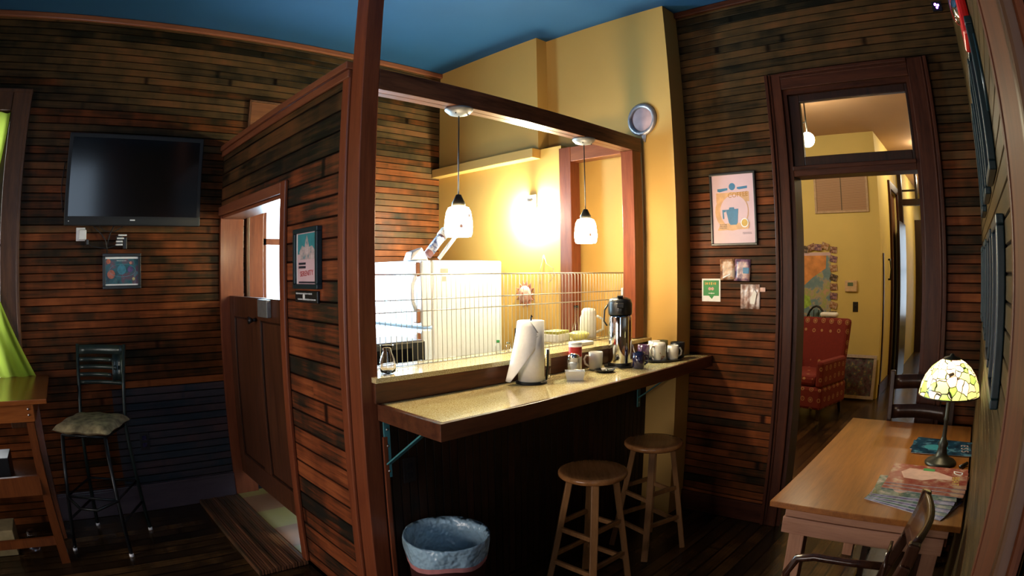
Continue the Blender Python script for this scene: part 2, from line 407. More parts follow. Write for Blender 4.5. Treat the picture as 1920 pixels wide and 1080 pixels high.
def tiffany():
    t = NT('stained_glass_leaves'); t.t.nodes.remove(t.b)
    co = t.mapped((1,1,1))
    nz = t.n('ShaderNodeTexNoise'); nz.inputs['Scale'].default_value = 12; t.l(co, nz.inputs['Vector'])
    vm = t.n('ShaderNodeVectorMath'); vm.operation = 'SCALE'; vm.inputs['Scale'].default_value = .05; t.l(nz.outputs['Color'], vm.inputs[0])
    va = t.n('ShaderNodeVectorMath'); va.operation = 'ADD'; t.l(co, va.inputs[0]); t.l(vm.outputs[0], va.inputs[1])
    v = t.n('ShaderNodeTexVoronoi'); v.inputs['Scale'].default_value = 26; t.l(va.outputs[0], v.inputs['Vector'])
    e = t.n('ShaderNodeTexVoronoi'); e.feature = 'DISTANCE_TO_EDGE'; e.inputs['Scale'].default_value = 26; t.l(va.outputs[0], e.inputs['Vector'])
    sp = t.n('ShaderNodeSeparateColor'); t.l(v.outputs['Color'], sp.inputs[0])
    c = t.ramp(sp.outputs[0], [(.0,(.25,.42,.10)),(.22,(.55,.62,.25)),(.38,(.80,.48,.38)),(.55,(.85,.62,.50)),(.75,(.92,.84,.62))], 'CONSTANT')
    lead = t.ramp(e.outputs['Distance'], [(.03,(.01,.01,.01)),(.06,(1,1,1))])
    c = t.mix(1.0, c, lead, 'MULTIPLY')
    tr = t.n('ShaderNodeBsdfTranslucent'); d = t.n('ShaderNodeBsdfGlossy'); d.inputs['Roughness'].default_value = .25
    t.l(c, tr.inputs[0]); mx = t.n('ShaderNodeMixShader'); mx.inputs[0].default_value = .06
    t.l(tr.outputs[0], mx.inputs[1]); t.l(d.outputs[0], mx.inputs[2]); t.l(mx.outputs[0], t.out.inputs[0]); return t.m
M['tiffany'] = tiffany()
def bag_mat():
    t = NT('cool_lit_liner'); t.base((.30,.46,.58)); t.b.inputs['Roughness'].default_value = .25  # blue base colour puts the cool window light into the white bag
    t.b.inputs['Transmission Weight'].default_value = 0; n = t.noise(t.coord(), 9, 3, .6); t.bump(n, 1.0, .05)
    t.b.inputs['Coat Weight'].default_value = .3
    return t.m
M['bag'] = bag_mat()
def dots_mat(name, base, dot, scale, sc=(1,1,1)):
    t = NT(name); v = t.n('ShaderNodeTexVoronoi'); v.inputs['Scale'].default_value = scale; v.inputs['Randomness'].default_value = .12
    t.l(t.mapped(sc), v.inputs['Vector'])
    f = t.ramp(v.outputs['Distance'], [(.10,(1,1,1)),(.16,(0,0,0)),(.19,(0,0,0)),(.22,(1,1,1)),(.25,(1,1,1)),(.28,(0,0,0))])
    n = t.noise(t.coord(), 40, 3)
    t.base(t.mix(f, t.mix(n, tuple(c*.7 for c in base), base), dot)); t.b.inputs['Roughness'].default_value = .9
    return t.m
M['armchair'] = dots_mat('red_medallion_upholstery', (.19,.014,.010), (.38,.20,.09), 9)
def patch_mat(name, stops, scale=6, rough=.5, detail=4, mode='LINEAR'):
    t = NT(name); t.base(t.ramp(t.noise(t.coord(), scale, detail, .6), stops, mode)); t.b.inputs['Roughness'].default_value = rough; return t.m
M['map'] = patch_mat('world_map_print', [(.40,(.13,.22,.27)),(.49,(.16,.26,.30)),(.55,(.42,.32,.22)),(.60,(.30,.36,.12)),(.68,(.5,.3,.2))], 5)
M['maporange'] = plain('orange_map_land', (.62,.25,.07), .6, scale=8, var=.3)
M['mapgreen'] = plain('green_map_land', (.28,.45,.06), .6, scale=20, var=.3)
PH = [patch_mat('photo_print_%d' % i, s, 30, .3) for i, s in enumerate([
    [(.35,(.02,.015,.02)),(.5,(.28,.12,.08)),(.65,(.5,.4,.35))],
    [(.35,(.03,.02,.05)),(.5,(.20,.10,.16)),(.65,(.5,.3,.25))],
    [(.35,(.12,.05,.03)),(.5,(.40,.20,.10)),(.65,(.5,.42,.36))],
    [(.35,(.01,.01,.012)),(.5,(.06,.04,.04)),(.65,(.35,.25,.2))]])]
M['space'] = patch_mat('teal_space_print', [(.35,(.01,.03,.05)),(.5,(.02,.10,.13)),(.62,(.12,.05,.08)),(.75,(.05,.25,.32))], 14, .25)
M['figure'] = patch_mat('pale_figure_print', [(.35,(.10,.22,.26)),(.5,(.45,.34,.34)),(.7,(.6,.5,.5))], 30, .4)
M['mag'] = [patch_mat('magazine_cover_%d' % i, s, 18, .18) for i, s in enumerate([
    [(.35,(.05,.04,.08)),(.5,(.22,.18,.32)),(.65,(.45,.40,.50))],
    [(.35,(.03,.08,.05)),(.5,(.10,.16,.14)),(.65,(.45,.40,.36))],
    [(.35,(.25,.04,.03)),(.5,(.32,.10,.07)),(.65,(.50,.32,.22))],
    [(.35,(.005,.01,.02)),(.5,(.01,.05,.09)),(.68,(.10,.22,.28))]])]
M['floral'] = patch_mat('floral_ceramic', [(.38,(.80,.76,.68)),(.60,(.80,.74,.66)),(.66,(.35,.15,.10))], 30, .15)
M['mapfab'] = patch_mat('shiny_folded_print', [(.4,(.30,.16,.12)),(.5,(.5,.36,.30)),(.6,(.6,.52,.50))], 25, .3)
def louver_mat():
    t = NT('louvred_grille'); sep = t.n('ShaderNodeSeparateXYZ'); t.l(t.coord(), sep.inputs[0])
    f = t.math('FRACT', t.math('MULTIPLY', sep.outputs['Y'], 60)); t.base(t.ramp(f, [(.3,(.26,.14,.08)),(.5,(.48,.29,.18))])); t.bump(f, .8, .004)
    return t.m
M['louver'] = louver_mat()
def sun_mat():
    t = NT('daylit_backdrop'); t.base((.8,.8,.8)); return t.m

# ---------------------------------------------------------------- room constants (metres)
YA, XC, XP, YP, XB1, XB2, YB1, YC1, H, YD = 3.963, 3.324, 1.141, 2.003, 3.044, 3.154, 2.817, 1.784, 3.308, -0.078
XW0, YFAR = -2.6, 5.2

def boards(mb, ax, plane, sgn, s0, s1, z0, z1, pitch, th=.12, d=.004, g=.004):
    """board cladding with V grooves; ax 'y' = wall in a y plane (runs along x). sgn = side the face looks to."""
    P = lambda s, off, z: (s, plane-sgn*off, z) if ax == 'y' else (plane-sgn*off, s, z)
    zs = []; k = math.floor(z0/pitch); prof = [(z0, 0)]
    while k*pitch <= z1:
        zc = k*pitch
        for zz, o in ((zc-g, 0), (zc, d), (zc+g, 0)):
            if z0 < zz < z1: prof.append((zz, o))
        k += 1
    prof.append((z1, 0))
    vs = []; fs = []
    for zz, o in prof: vs += [P(s0, o, zz), P(s1, o, zz)]
    for i in range(len(prof)-1): fs.append((2*i, 2*i+1, 2*i+3, 2*i+2))
    mb.add(vs, fs)
    a, b = plane-sgn*(d+.002), plane-sgn*th
    if ax == 'y': mb.box(s0, s1, a, b, z0, z1)
    else: mb.box(a, b, s0, s1, z0, z1)

# ---------------------------------------------------------------- floor and ceiling
struct('floor', MB().box(XW0-.2, 14.2, YD-.2, YFAR, -.1, 0), M['floor'])
struct('ceiling', MB().box(XW0-.2, XC+.15, YD-.2, YA+.2, H, H+.1), M['ceiling'])
struct('hall_ceiling', MB().box(XC+.15, 14.2, YD-.2, YFAR, H, H+.1), M['tan'])

# wall_north: the long boarded wall with two window openings
WA = (-1.42, -.46, .75, 2.62); WB = (1.464, 2.06, .95, 2.48)
m = MB()
for r in ((XW0, WA[0], 0, H), (WA[0], WA[1], 0, WA[2]), (WA[0], WA[1], WA[3], H), (WA[1], WB[0], 0, H),
          (WB[0], WB[1], 0, WB[2]), (WB[0], WB[1], WB[3], H), (WB[1], XB1, 0, H)):
    boards(m, 'y', YA, -1, r[0], r[1], r[2], r[3], PIT)
struct('wall_north', m, M['boards_a'])
# wall_kitchen: yellow plaster with its step and column
m = MB().prism([(XB1, YA+.1), (XB1, YB1), (XB2, YB1), (XB2, YC1), (XC+.1, YC1), (XC+.1, YA+.1)], 0, H)
m.box(XB1, XB2+.01, 2.606, YB1, 0, 2.43)
struct('kitchen_wall', m, M['yellow'])
struct('trim_1', MB().box(XB1-.08, XB1+.01, YB1-.017, YA-.002, 2.362, 2.432), M['yellow'], bevel=.004)
# wall_east: boarded wall with the doorway
DY0, DY1, DZ = .263, 1.08, 2.634
m = MB()
for r in ((YD-.1, DY0, 0, H), (DY0, DY1, DZ, H), (DY1, YC1+.02, 0, H)):
    boards(m, 'x', XC, -1, r[0], r[1], r[2], r[3], PIT, th=.146)
struct('wall_east', m, M['boards_c'])
# wall_south beside the camera, with a window behind the camera
m = MB()
for r in ((XW0, -.45, 0, H), (-.45, .45, 0, .95), (-.45, .45, 3.05, H), (.45, XC, 0, H)):
    boards(m, 'y', YD, 1, r[0], r[1], r[2], r[3], PIT)
struct('wall_south', m, M['boards_d'])
m = MB()
for r in ((YD-.1, .8, 0, H), (3.0, YA+.1, 0, H), (.8, 3.0, 0, .6), (.8, 3.0, 1.9, H)):
    boards(m, 'x', XW0, 1, r[0], r[1], r[2], r[3], PIT)
struct('wall_west', m, M['boards_c'])

# trims of the main room
m = MB().box(XW0, XC, YA-.03, YA-.001, H-.045, H-.001); struct('trim_2', m, M['redx'], bevel=.008)
m = MB().box(XC-.03, XC-.001, YD, YC1-.001, H-.045, H-.001); struct('trim_3', m, M['casingh'], bevel=.008)
m = MB().box(-.3, XP-.001, YA-.02, YA-.001, 0.001, .175); m.box(-.3, XP-.001, YA-.026, YA-.001, .176, .193)
struct('baseboard_north', m, M['base'], bevel=.003)
m = MB().box(XC-.02, XC-.001, 1.182, YC1-.001, 0.001, .13); struct('baseboard_east', m, M['casingh'], bevel=.003)

# window_1: casing, sashes and glass behind the green curtain
def window(name, x0, x1, z0, z1, y, mat, cw, sgn=-1, th=.025, rail=None):
    t = bpy.data.objects.new(name, None); C.objects.link(t); t['kind'] = 'structure'
    f = y+sgn*th; g = y+sgn*.001
    part('casing', MB().box(x0-cw, x0, g, f, z0-.1, z1+cw), mat, t, bevel=.006)
    part('casing', MB().box(x1, x1+cw, g, f, z0-.1, z1+cw), mat, t, bevel=.006)
    part('casing', MB().box(x0, x1, g, f+sgn*.004, z1, z1+cw), mat, t, bevel=.006)
    part('bead', MB().box(x0-cw-.012, x0-cw+.012, g, f+sgn*.012, z0-.1, z1+cw+.012).box(x1+cw-.012, x1+cw+.012, g, f+sgn*.012, z0-.1, z1+cw+.012).box(x0-cw, x1+cw, g, f+sgn*.012, z1+cw-.012, z1+cw+.012), M['casing_w'], t, bevel=.004)
    part('sill', MB().box(x0-cw, x1+cw, y-sgn*.08, f+sgn*.03, z0-.03, z0), mat, t, bevel=.005)
    ys = y-sgn*.06
    zr = rail or (z0+z1)/2
    m = MB()
    for a, b, c, d in ((x0,x0+.045,z0,z1),(x1-.045,x1,z0,z1),(x0,x1,z0,z0+.06),(x0,x1,z1-.05,z1),(x0,x1,zr-.022,zr+.022)):
        m.box(a, b, ys-.018, ys+.018, c, d)
    part('sash', m, mat, t)
    part('pane', MB().box(x0+.04, x1-.04, ys-.003, ys+.003, z0+.05, z1-.04), M['pane'], t)
    return t
window('window_1', WA[0], WA[1], WA[2], WA[3], YA, M['casing_w'], .13)
window('window_2', WB[0], WB[1], WB[2], WB[3], YA, M['redpost'], .125, rail=1.80)
window('window_3', -.45, .45, .95, 3.05, YD, M['near'], .018, sgn=1, th=.011)
# window_4 in the west wall
t = bpy.data.objects.new('window_4', None); C.objects.link(t); t['kind'] = 'structure'
m = MB()
for a, b, c, d in ((.8,.85,.6,1.9),(2.95,3.0,.6,1.9),(.8,3.0,.6,.66),(.8,3.0,1.84,1.9),(1.88,1.92,.6,1.9),(.8,3.0,1.23,1.27)):
    m.box(XW0-.08, XW0-.04, a, b, c, d)
part('sash', m, M['casing_w'], t)
part('pane', MB().box(XW0-.063, XW0-.057, .84, 2.96, .65, 1.85), M['pane'], t)
part('sill', MB().box(XW0-.08, XW0+.04, .75, 3.05, .57, .60), M['casing_w'], t, bevel=.005)

# wide reddish board beside the camera on the south wall
m = MB().box(.472, .80, YD+.001, -.066, 0, H-.002); m.box(.785, .812, YD+.001, -.063, 0, H-.002)
struct('trim_4', m, M['near'], bevel=.003)
struct('trim_10', MB().box(.0, .470, YD+.001, -.067, 0, .84), M['near'], bevel=.003)

# ---------------------------------------------------------------- kitchen partition, post, beam, bar
m = MB()
DP0, DP1, DPZ = 2.784, 3.945, 1.968
for r in ((2.16, DP0, 0, 2.41), (DP0, DP1, DPZ, 2.41), (DP1, YA-.003, 0, 2.41)):
    boards(m, 'x', XP, -1, r[0], r[1], r[2], r[3], .09, th=.09)
struct('partition_wall', m, M['boards_p'])
m = MB().box(XP-.03, XP+.12, 2.10, YA-.002, 2.415, 2.45); m.box(XP-.018, XP-.001, 2.10, YA-.002, 2.375, 2.414)
struct('trim_5', m, M['redy'], bevel=.006)
post = MB().box(XP, XP+.08, YP, YP+.095, 0, H-.001)
struct('corner_pillar', post, M['redpost'], bevel=.004)
struct('trim_6', MB().box(XP-.012, XP+.085, YP+.098, 2.16, 0, 2.414), M['redpost'], bevel=.008)
beam = MB().box(XP+.081, 3.12, YP, YP+.045, 2.312, 2.403).box(XP+.081, 3.12, YP+.047, YP+.092, 2.312, 2.403)
struct('beam', beam, wood('dark_beam_face', (.035,.012,.006), (.20,.075,.035), 'x', rough=.3), bevel=.002)
m = MB().box(3.018, 3.114, YP, 2.092, 1.155, 2.311); struct('wood_pillar', m, M['redpost'], bevel=.003)
m = MB().box(3.018, 3.112, 2.503, 2.605, 0, 2.403); struct('rear_pillar', m, M['redpost'], bevel=.003)
m = MB().box(3.018, 3.112, 2.093, 2.502, 2.30, 2.40); struct('short_beam', m, M['redy'], bevel=.003)

# door_1: casing and half door of the kitchen
t = bpy.data.objects.new('door_1', None); C.objects.link(t); t['kind'] = 'structure'
part('casing', MB().box(XP-.022, XP-.001, 2.722, DP0, 0.03, DPZ+.06), M['redpost'], t, bevel=.006)
part('casing', MB().box(XP-.022, XP-.001, DP0, YA-.003, DPZ, DPZ+.06), M['redy'], t, bevel=.006)
part('jamb', MB().box(XP-.01, XP+.165, 3.93, YA-.002, 0.03, DPZ), M['redpost'], t, bevel=.003)
part('jamb', MB().box(XP, XP+.165, DP0-.012, DP0+.012, 0.03, DPZ), M['redpost'], t, bevel=.003)
part('jamb', MB().box(XP, XP+.165, DP0, 3.93, DPZ-.02, DPZ-.001), M['redy'], t, bevel=.003)
# half door leaf
hd = bpy.data.objects.new('half_door', None); C.objects.link(hd)
hd['label'] = 'dark brown half-height panelled door in the kitchen doorway'; hd['category'] = 'door'
lx0, lx1 = XP+.055, XP+.09
y0, y1, z0, z1 = 2.80, 3.925, .20, 1.43
m = MB()
for a, b, c, d in ((y0,y0+.10,z0,z1),(y1-.10,y1,z0,z1),(y0+.10,y1-.10,z1-.13,z1),(y0+.10,y1-.10,z0,z0+.15),((y0+y1)/2-.06,(y0+y1)/2+.06,z0+.15,z1-.13)):
    m.box(lx0, lx1, a, b, c, d)
half_wood = wood('half_door_wood', (.035,.012,.006), (.10,.035,.015), 'z')
part('stile_frame', m, half_wood, hd, bevel=.003)
for a, b in ((y0+.10, (y0+y1)/2-.06), ((y0+y1)/2+.06, y1-.10)):
    part('door_panel', MB().box(lx0+.012, lx1-.008, a+.001, b-.001, z0+.151, z1-.131), half_wood, hd, bevel=.002)
    mm = MB()
    for q in ((a,a+.012,z0+.15,z1-.13),(b-.012,b,z0+.15,z1-.13),(a,b,z0+.15,z0+.162),(a,b,z1-.142,z1-.13)): mm.box(lx0+.004, lx0+.013, *q)
    part('panel_moulding', mm, M['dk'], hd, bevel=.002)
lk = part('lock_box', MB().box(lx0-.03, lx0-.001, 3.10, 3.26, 1.325, 1.425), plain('worn_grey_metal', (.20,.20,.20), .45, .5), hd, bevel=.004)
part('knob', MB().tube([(lx0-.03,3.36,1.30),(lx0-.055,3.36,1.30)], [.012,.024], 14).tube([(lx0-.002,3.36,1.30),(lx0-.03,3.36,1.30)], .01, 10), M['black'], hd)
# threshold and tiles
tw = boards_mat('worn_threshold_wood', 'y', .034, [(.3,(.02,.018,.010)),(.5,(.07,.04,.02)),(.7,(.16,.065,.03))], run_ax='x', seg=9)
m = MB()
for k in range(9):
    x = .835+k*.034
    m.box(x, x+.030, 2.74, 3.94, 0.0005, .028+(.004 if k % 3 == 0 else 0))
solo('threshold_ramp', m, tw, 'worn ridged wooden threshold on the floor before the kitchen half door', 'threshold', bevel=.003)
struct('kitchen_floor', MB().box(1.141, XB1, 2.13, YA-.002, 0.0005, .03), M['tile'])

# bar front below the counter
m = MB()
P = lambda x, off, z: (x, YP+off, z)
xs = []; x = XP+.081
prof = [(XP+.081, 0)]
k = math.ceil((XP+.085)/.045)
while k*.045 < XB2-.005:
    c0 = k*.045; prof += [(c0-.003, 0), (c0, .004), (c0+.003, 0)]; k += 1
prof.append((XB2, 0))
vs = []; fs = []
for xx, o in prof: vs += [P(xx, o, .001), P(xx, o, 1.128)]
for i in range(len(prof)-1): fs.append((2*i, 2*i+2, 2*i+3, 2*i+1))
m.add(vs, fs); m.box(XP+.081, XB2, YP+.006, YP+.115, .001, 1.128)
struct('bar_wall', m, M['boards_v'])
struct('trim_7', MB().box(XP+.083, XP+.105, YP-.012, YP-.001, .001, .90), M['redpost'], bevel=.003)
# riser and sill above the counter
CZ = 1.042
struct('trim_8', MB().box(1.195, 3.015, YP-.018, YP-.0005, CZ+.001, 1.128), M['edge'], bevel=.002)
m = MB().box(1.19, XB2-.001, YP-.035, YP+.25, 1.129, 1.15).box(1.222, 3.01, YP-.001, YP+.115, 1.1285, 1.1295)
solo('bar_sill', m, M['laminate'], 'cream speckled raised ledge that runs behind the bar counter', 'ledge', bevel=.003)
# the counter: laminate top, wooden edging
ct = thing('bar_counter', 'long cream-topped bar counter with a brown wooden edge', 'counter')
part('counter_top', MB().prism([(1.222,1.592),(3.30,1.634),(3.30,YC1-.002),(XB2-.002,YC1-.002),(XB2-.002,YP-.019),(1.222,YP-.019)], CZ-.035, CZ), M['laminate'], ct)
part('edging', MB().prism([(1.199,1.572),(XC-.002,1.614),(XC-.002,1.634),(1.222,1.5925),(1.222,YP-.019),(1.199,YP-.019)], CZ-.066, CZ+.0005), M['edge'], ct, bevel=.003)
part('underside', MB().prism([(1.225,1.60),(XC-.003,1.64),(XC-.003,YC1-.003),(XB2-.003,YC1-.003),(XB2-.003,YP-.02),(1.225,YP-.02)], CZ-.060, CZ-.036), M['dk'], ct)
def bracket(x, lab):
    b = thing('shelf_bracket', lab, 'bracket', (x, YP-.002, 0), group='brackets under the bar counter')
    part('wall_leg', MB().box(-.015, .015, -.008, 0, .72, CZ-.067), M['teal'], b, bevel=.002)
    part('top_leg', MB().box(-.015, .015, -.34, 0, CZ-.073, CZ-.067), M['teal'], b, bevel=.001)
    part('brace', MB().bar((0,-.008,.78), (0,-.27,CZ-.074), .024, .006, up=(0,-.6,-.8)), M['teal'], b)
    for z in (.75, .86, .93): part('screw', MB().tube([(0,-.008,z),(0,-.013,z)], .006, 8), M['steel'], b)
bracket(1.245, 'teal metal shelf bracket under the counter beside the corner post')
bracket(3.06, 'teal metal shelf bracket under the counter beside the yellow column')
o_ = thing('wall_outlet', 'dark power outlet on the dark boards beneath the bar', 'outlet', (1.35, YP-.001, .73))
part('cover_plate', MB().box(-.032,.032,-.006,0,-.055,.055), M['black'], o_, bevel=.002)
part('socket', MB().box(-.014,.014,-.009,-.006,.008,.036).box(-.014,.014,-.009,-.006,-.036,-.008), M['blackm'], o_)

# ---------------------------------------------------------------- east doorway: casing, transom
t = bpy.data.objects.new('door_2', None); C.objects.link(t); t['kind'] = 'structure'
def cas(y0, y1, z0, z1, mat, vert=True):
    m = MB(); m.box(XC-.022, XC-.001, y0, y1, z0, z1)
    if vert:
        o = y0 if y0 < .3 else y1; s = 1 if y0 < .3 else -1
        m.box(XC-.036, XC-.001, o, o+s*.022, z0, z1); m.box(XC-.028, XC-.001, o+s*.028, o+s*.040, z0, z1)
    else:
        m.box(XC-.036, XC-.001, y0, y1, z1-.022, z1); m.box(XC-.028, XC-.001, y0, y1, z1-.04, z1-.028)
    part('casing', m, mat, t, bevel=.004)
cas(DY1, 1.182, 0, DZ+.103, M['casing']); cas(.135, DY0, 0, DZ+.103, M['casing']); cas(DY0+.0005, DY1-.0005, DZ, DZ+.103, M['casingh'], False)
part('jamb', MB().box(XC-.001, XC+.146, DY1-.025, DY1+.001, 0, DZ), M['casing'], t)
part('jamb', MB().box(XC-.001, XC+.146, DY0-.001, DY0+.022, 0, DZ), M['casing'], t)
part('jamb', MB().box(XC-.001, XC+.146, DY0+.022, DY1-.025, DZ-.03, DZ), M['casingh'], t)
part('transom_bar', MB().box(XC-.001, XC+.146, DY0+.022, DY1-.025, 2.105, 2.16).box(XC-.012, XC+.02, DY0+.022, DY1-.025, 2.14, 2.165), M['casingh'], t, bevel=.004)
m = MB()
for a, b, c, d in ((DY0+.023,.305,2.161,2.603),(.985,DY1-.026,2.161,2.603),(.305,.985,2.161,2.222),(.305,.985,2.555,2.603)):
    m.box(XC+.02, XC+.06, a, b, c, d)
part('transom_sash', m, M['dk'], t, bevel=.004)
part('pane', MB().box(XC+.037, XC+.043, .30, .99, 2.218, 2.558), M['pane'], t)
part('hall_lining', MB().box(XC+.147, XC+.152, YC1, YFAR, 0, H).box(XC+.147, XC+.152, 1.18, YC1, 0, H), M['cream'], t)

# ---------------------------------------------------------------- far room and hallway
XF = 7.45
m = MB().box(XF, XF+.12, 1.2, YFAR, 0, H)
struct('far_wall', m, M['cream'])
m = MB()
HD0, HD1 = 8.5, 9.25
m.box(XF+.121, HD0, 1.2, 1.32, 0, H).box(HD1, 14.0, 1.2, 1.32, 0, H).box(HD0, HD1, 1.2, 1.32, 2.72, H)
struct('hall_wall', m, M['cream'])
struct('hall_side_wall', MB().box(XC+.15, 14.0, YD-.12, -.05, 0, H), M['cream'])
m = MB().box(14.0, 14.1, YD-.1, 1.32, 0, .6).box(14.0, 14.1, YD-.1, 1.32, 2.6, H).box(14.0, 14.1, YD-.1, .15, .6, 2.6).box(14.0, 14.1, 1.05, 1.32, .6, 2.6)
struct('hall_end_wall', m, M['cream'])
struct('far_side_wall', MB().box(XC+.15, XF+.12, YFAR-.1, YFAR, 0, H), M['cream'])
t = bpy.data.objects.new('window_5', None); C.objects.link(t); t['kind'] = 'structure'
part('sash', MB().box(14.02,14.06,.15,.19,.6,2.6).box(14.02,14.06,1.01,1.05,.6,2.6).box(14.02,14.06,.15,1.05,1.58,1.62), M['dk'], t)
part('pane', MB().box(14.038,14.042,.18,1.02,.6,2.6), M['pane'], t)
# door_3 in the hall left wall with open dark leaf; cross frame with transom beyond
t = bpy.data.objects.new('door_3', None); C.objects.link(t); t['kind'] = 'structure'
part('casing', MB().box(HD0-.11, HD0, 1.165, 1.199, 0, 2.83), M['casing'], t, bevel=.004)
part('casing', MB().box(HD1, HD1+.1, 1.165, 1.199, 0, 2.83), M['casing'], t, bevel=.004)
part('casing', MB().box(HD0, HD1, 1.165, 1.199, 2.72, 2.83), M['casing'], t, bevel=.004)
part('door_leaf', MB().box(HD0+.01, HD1-.01, 1.225, 1.265, 0.01, 2.71), M['redpost'], t)
t = bpy.data.objects.new('door_4', None); C.objects.link(t); t['kind'] = 'structure'
X4 = 9.6
m = MB().box(X4, X4+.12, 1.13, 1.199, 0, H).box(X4, X4+.12, -.049, 1.129, 2.60, 2.70).box(X4, X4+.12, .86, .90, 2.701, H).box(X4+.02, X4+.06, .90, 1.129, 2.82, 2.85)
part('frame', m, M['dk'], t, bevel=.004)
part('pane', MB().box(X4+.05, X4+.054, -.04, 1.12, 2.71, H-.01), M['pane'], t)
part('door_leaf', MB().box(X4-.85, X4-.01, 1.095, 1.13, .01, 2.30), M['dk'], t, bevel=.004)
t = bpy.data.objects.new('door_5', None); C.objects.link(t); t['kind'] = 'structure'
part('frame', MB().box(12.3, 12.45, 1.04, 1.199, 0, 2.6).box(12.3, 12.45, -.049, 1.039, 2.5, 2.6), M['dk'], t)
# dark strip and lever on the near stretch of hall wall
m = MB().box(7.62, 7.68, 1.185, 1.199, .03, 1.80); struct('trim_9', m, M['casing'])
h = thing('pull_handle', 'slim dark pull handle mounted on the cream hall wall', 'handle', (8.12, 1.199, 1.60))
part('grip', MB().tube([(0,-.03,-.14),(0,-.045,0),(0,-.03,.14)], .011, 8), M['blackm'], h)
for q in (-.13,.13): part('mount', MB().tube([(0,0,q),(0,-.032,q)], .012, 8), M['blackm'], h)
m = MB().box(7.572, 8.39, 1.18, 1.199, .001, .16); struct('hall_baseboard', m, M['casing'])

# things of the far room
g = thing('air_grille', 'large tan louvred air grille high on the far yellow wall', 'vent', (XF-.001, 1.71, 2.545), (R(90),0,R(-90)))
m = MB()
for a in ((-.376,-.345,-.245,.245),(.345,.376,-.245,.245),(-.345,.345,-.245,-.215),(-.345,.345,.215,.245)): m.box(*a, 0, .02)
part('frame', m, plain('tan_enamel', (.45,.30,.18), .5), g, bevel=.003)
part('louvre_panel', MB().box(-.345,-.006,-.215,.215,.001,.010).box(.006,.345,-.215,.215,.001,.010), M['louver'], g)
part('mullion', MB().box(-.006,.006,-.215,.215,.001,.014), M['kick'], g)
# framed map and its snapshots
mp = thing('wall_map', 'large blue and orange world map pinned on the far yellow wall', 'map', (XF-.001, 2.25, 1.37), (R(90),0,R(-90)))
part('sheet', MB().box(-.45,.36,-.50,.44,0,.004), M['map'], mp)
part('land', MB().prism([(-.45,.40),(.30,.40),(.29,.24),(.10,.12),(-.02,.02),(-.2,-.02),(-.45,.02)], .004, .005), M['maporange'], mp)
part('land', MB().prism([(-.12,-.14),(-.04,-.08),(.06,-.12),(.09,-.22),(0,-.27),(-.09,-.26)], .004, .005), M['mapgreen'], mp)
part('border', MB().box(-.45,.36,.40,.44,.004,.005), M['pinkpaper'], mp)
k = 0
pos = [(.40-.0, .47-i*.115, random.uniform(-.35,.35)) for i in range(8)]
pos += [(-.28+i*.095, .50+random.uniform(-.02,.02), random.uniform(-.4,.4)) for i in range(7)]
desc = ['leaning left in the column down the map edge', 'row pinned along the map top']
words = ['topmost', 'second', 'third', 'fourth', 'fifth', 'sixth', 'seventh', 'lowest']
words2 = ['first', 'second', 'third', 'fourth', 'fifth', 'sixth', 'last']
for i, (px_, pz_, an) in enumerate(pos):
    o = mk('snapshot', MB().box(-.05,.05,-.04,.04,0,.0012), PH[i % 4])
    o.location = (XF-.008-.0015*i, 2.25-px_, 1.37+pz_); o.rotation_euler = (R(90), 0, R(-90)); o.rotation_euler.rotate_axis('Z', an)
    o['category'] = 'photo'; o['group'] = 'snapshots around the map'
    o['label'] = ('small snapshot, %s from the top in the column beside the map' % words[i]) if i < 8 else ('small snapshot, %s from the doorway in the row above the map' % words2[i-8])
o = thing('thermostat', 'beige thermostat on the far yellow wall beside the map', 'thermostat', (XF-.001, 1.605, 1.39), (R(90),0,R(-90)))
part('case', MB().box(-.085,.085,-.07,.07,0,.03), plain('beige_plastic', (.62,.42,.25), .5), o, bevel=.01)
part('display', MB().box(-.045,.03,0,.045,.03,.032), plain('lcd_green', (.10,.16,.10), .3), o)
o = thing('light_switch', 'black light switch below the thermostat on the yellow wall', 'switch', (XF-.001, 1.545, 1.135), (R(90),0,R(-90)))
part('cover_plate', MB().box(-.036,.036,-.062,.062,0,.006), M['black'], o, bevel=.002)
part('toggle', MB().box(-.008,.008,-.014,.014,.006,.016), M['blackm'], o)
# leaning picture
o = thing('leaning_picture', 'large dark collage picture in a pale frame leaning on the floor', 'picture', (XF-.16, 1.49, .02), (R(90),0,R(-90)))
o.rotation_euler.rotate_axis('X', R(-12))
m = MB()
for a in ((-.28,.28,0,.04),(-.28,.28,.50,.54),(-.28,-.24,.04,.50),(.24,.28,.04,.50)): m.box(*a, 0, .03)
part('frame', m, plain('pale_frame_wood', (.45,.36,.30), .5), o, bevel=.003)
part('print', MB().box(-.24,.24,.04,.50,.003,.012), patch_mat('collage_print', [(.35,(.02,.015,.02)),(.48,(.12,.05,.07)),(.56,(.06,.10,.10)),(.64,(.30,.22,.10)),(.75,(.4,.32,.3))], 16), o)
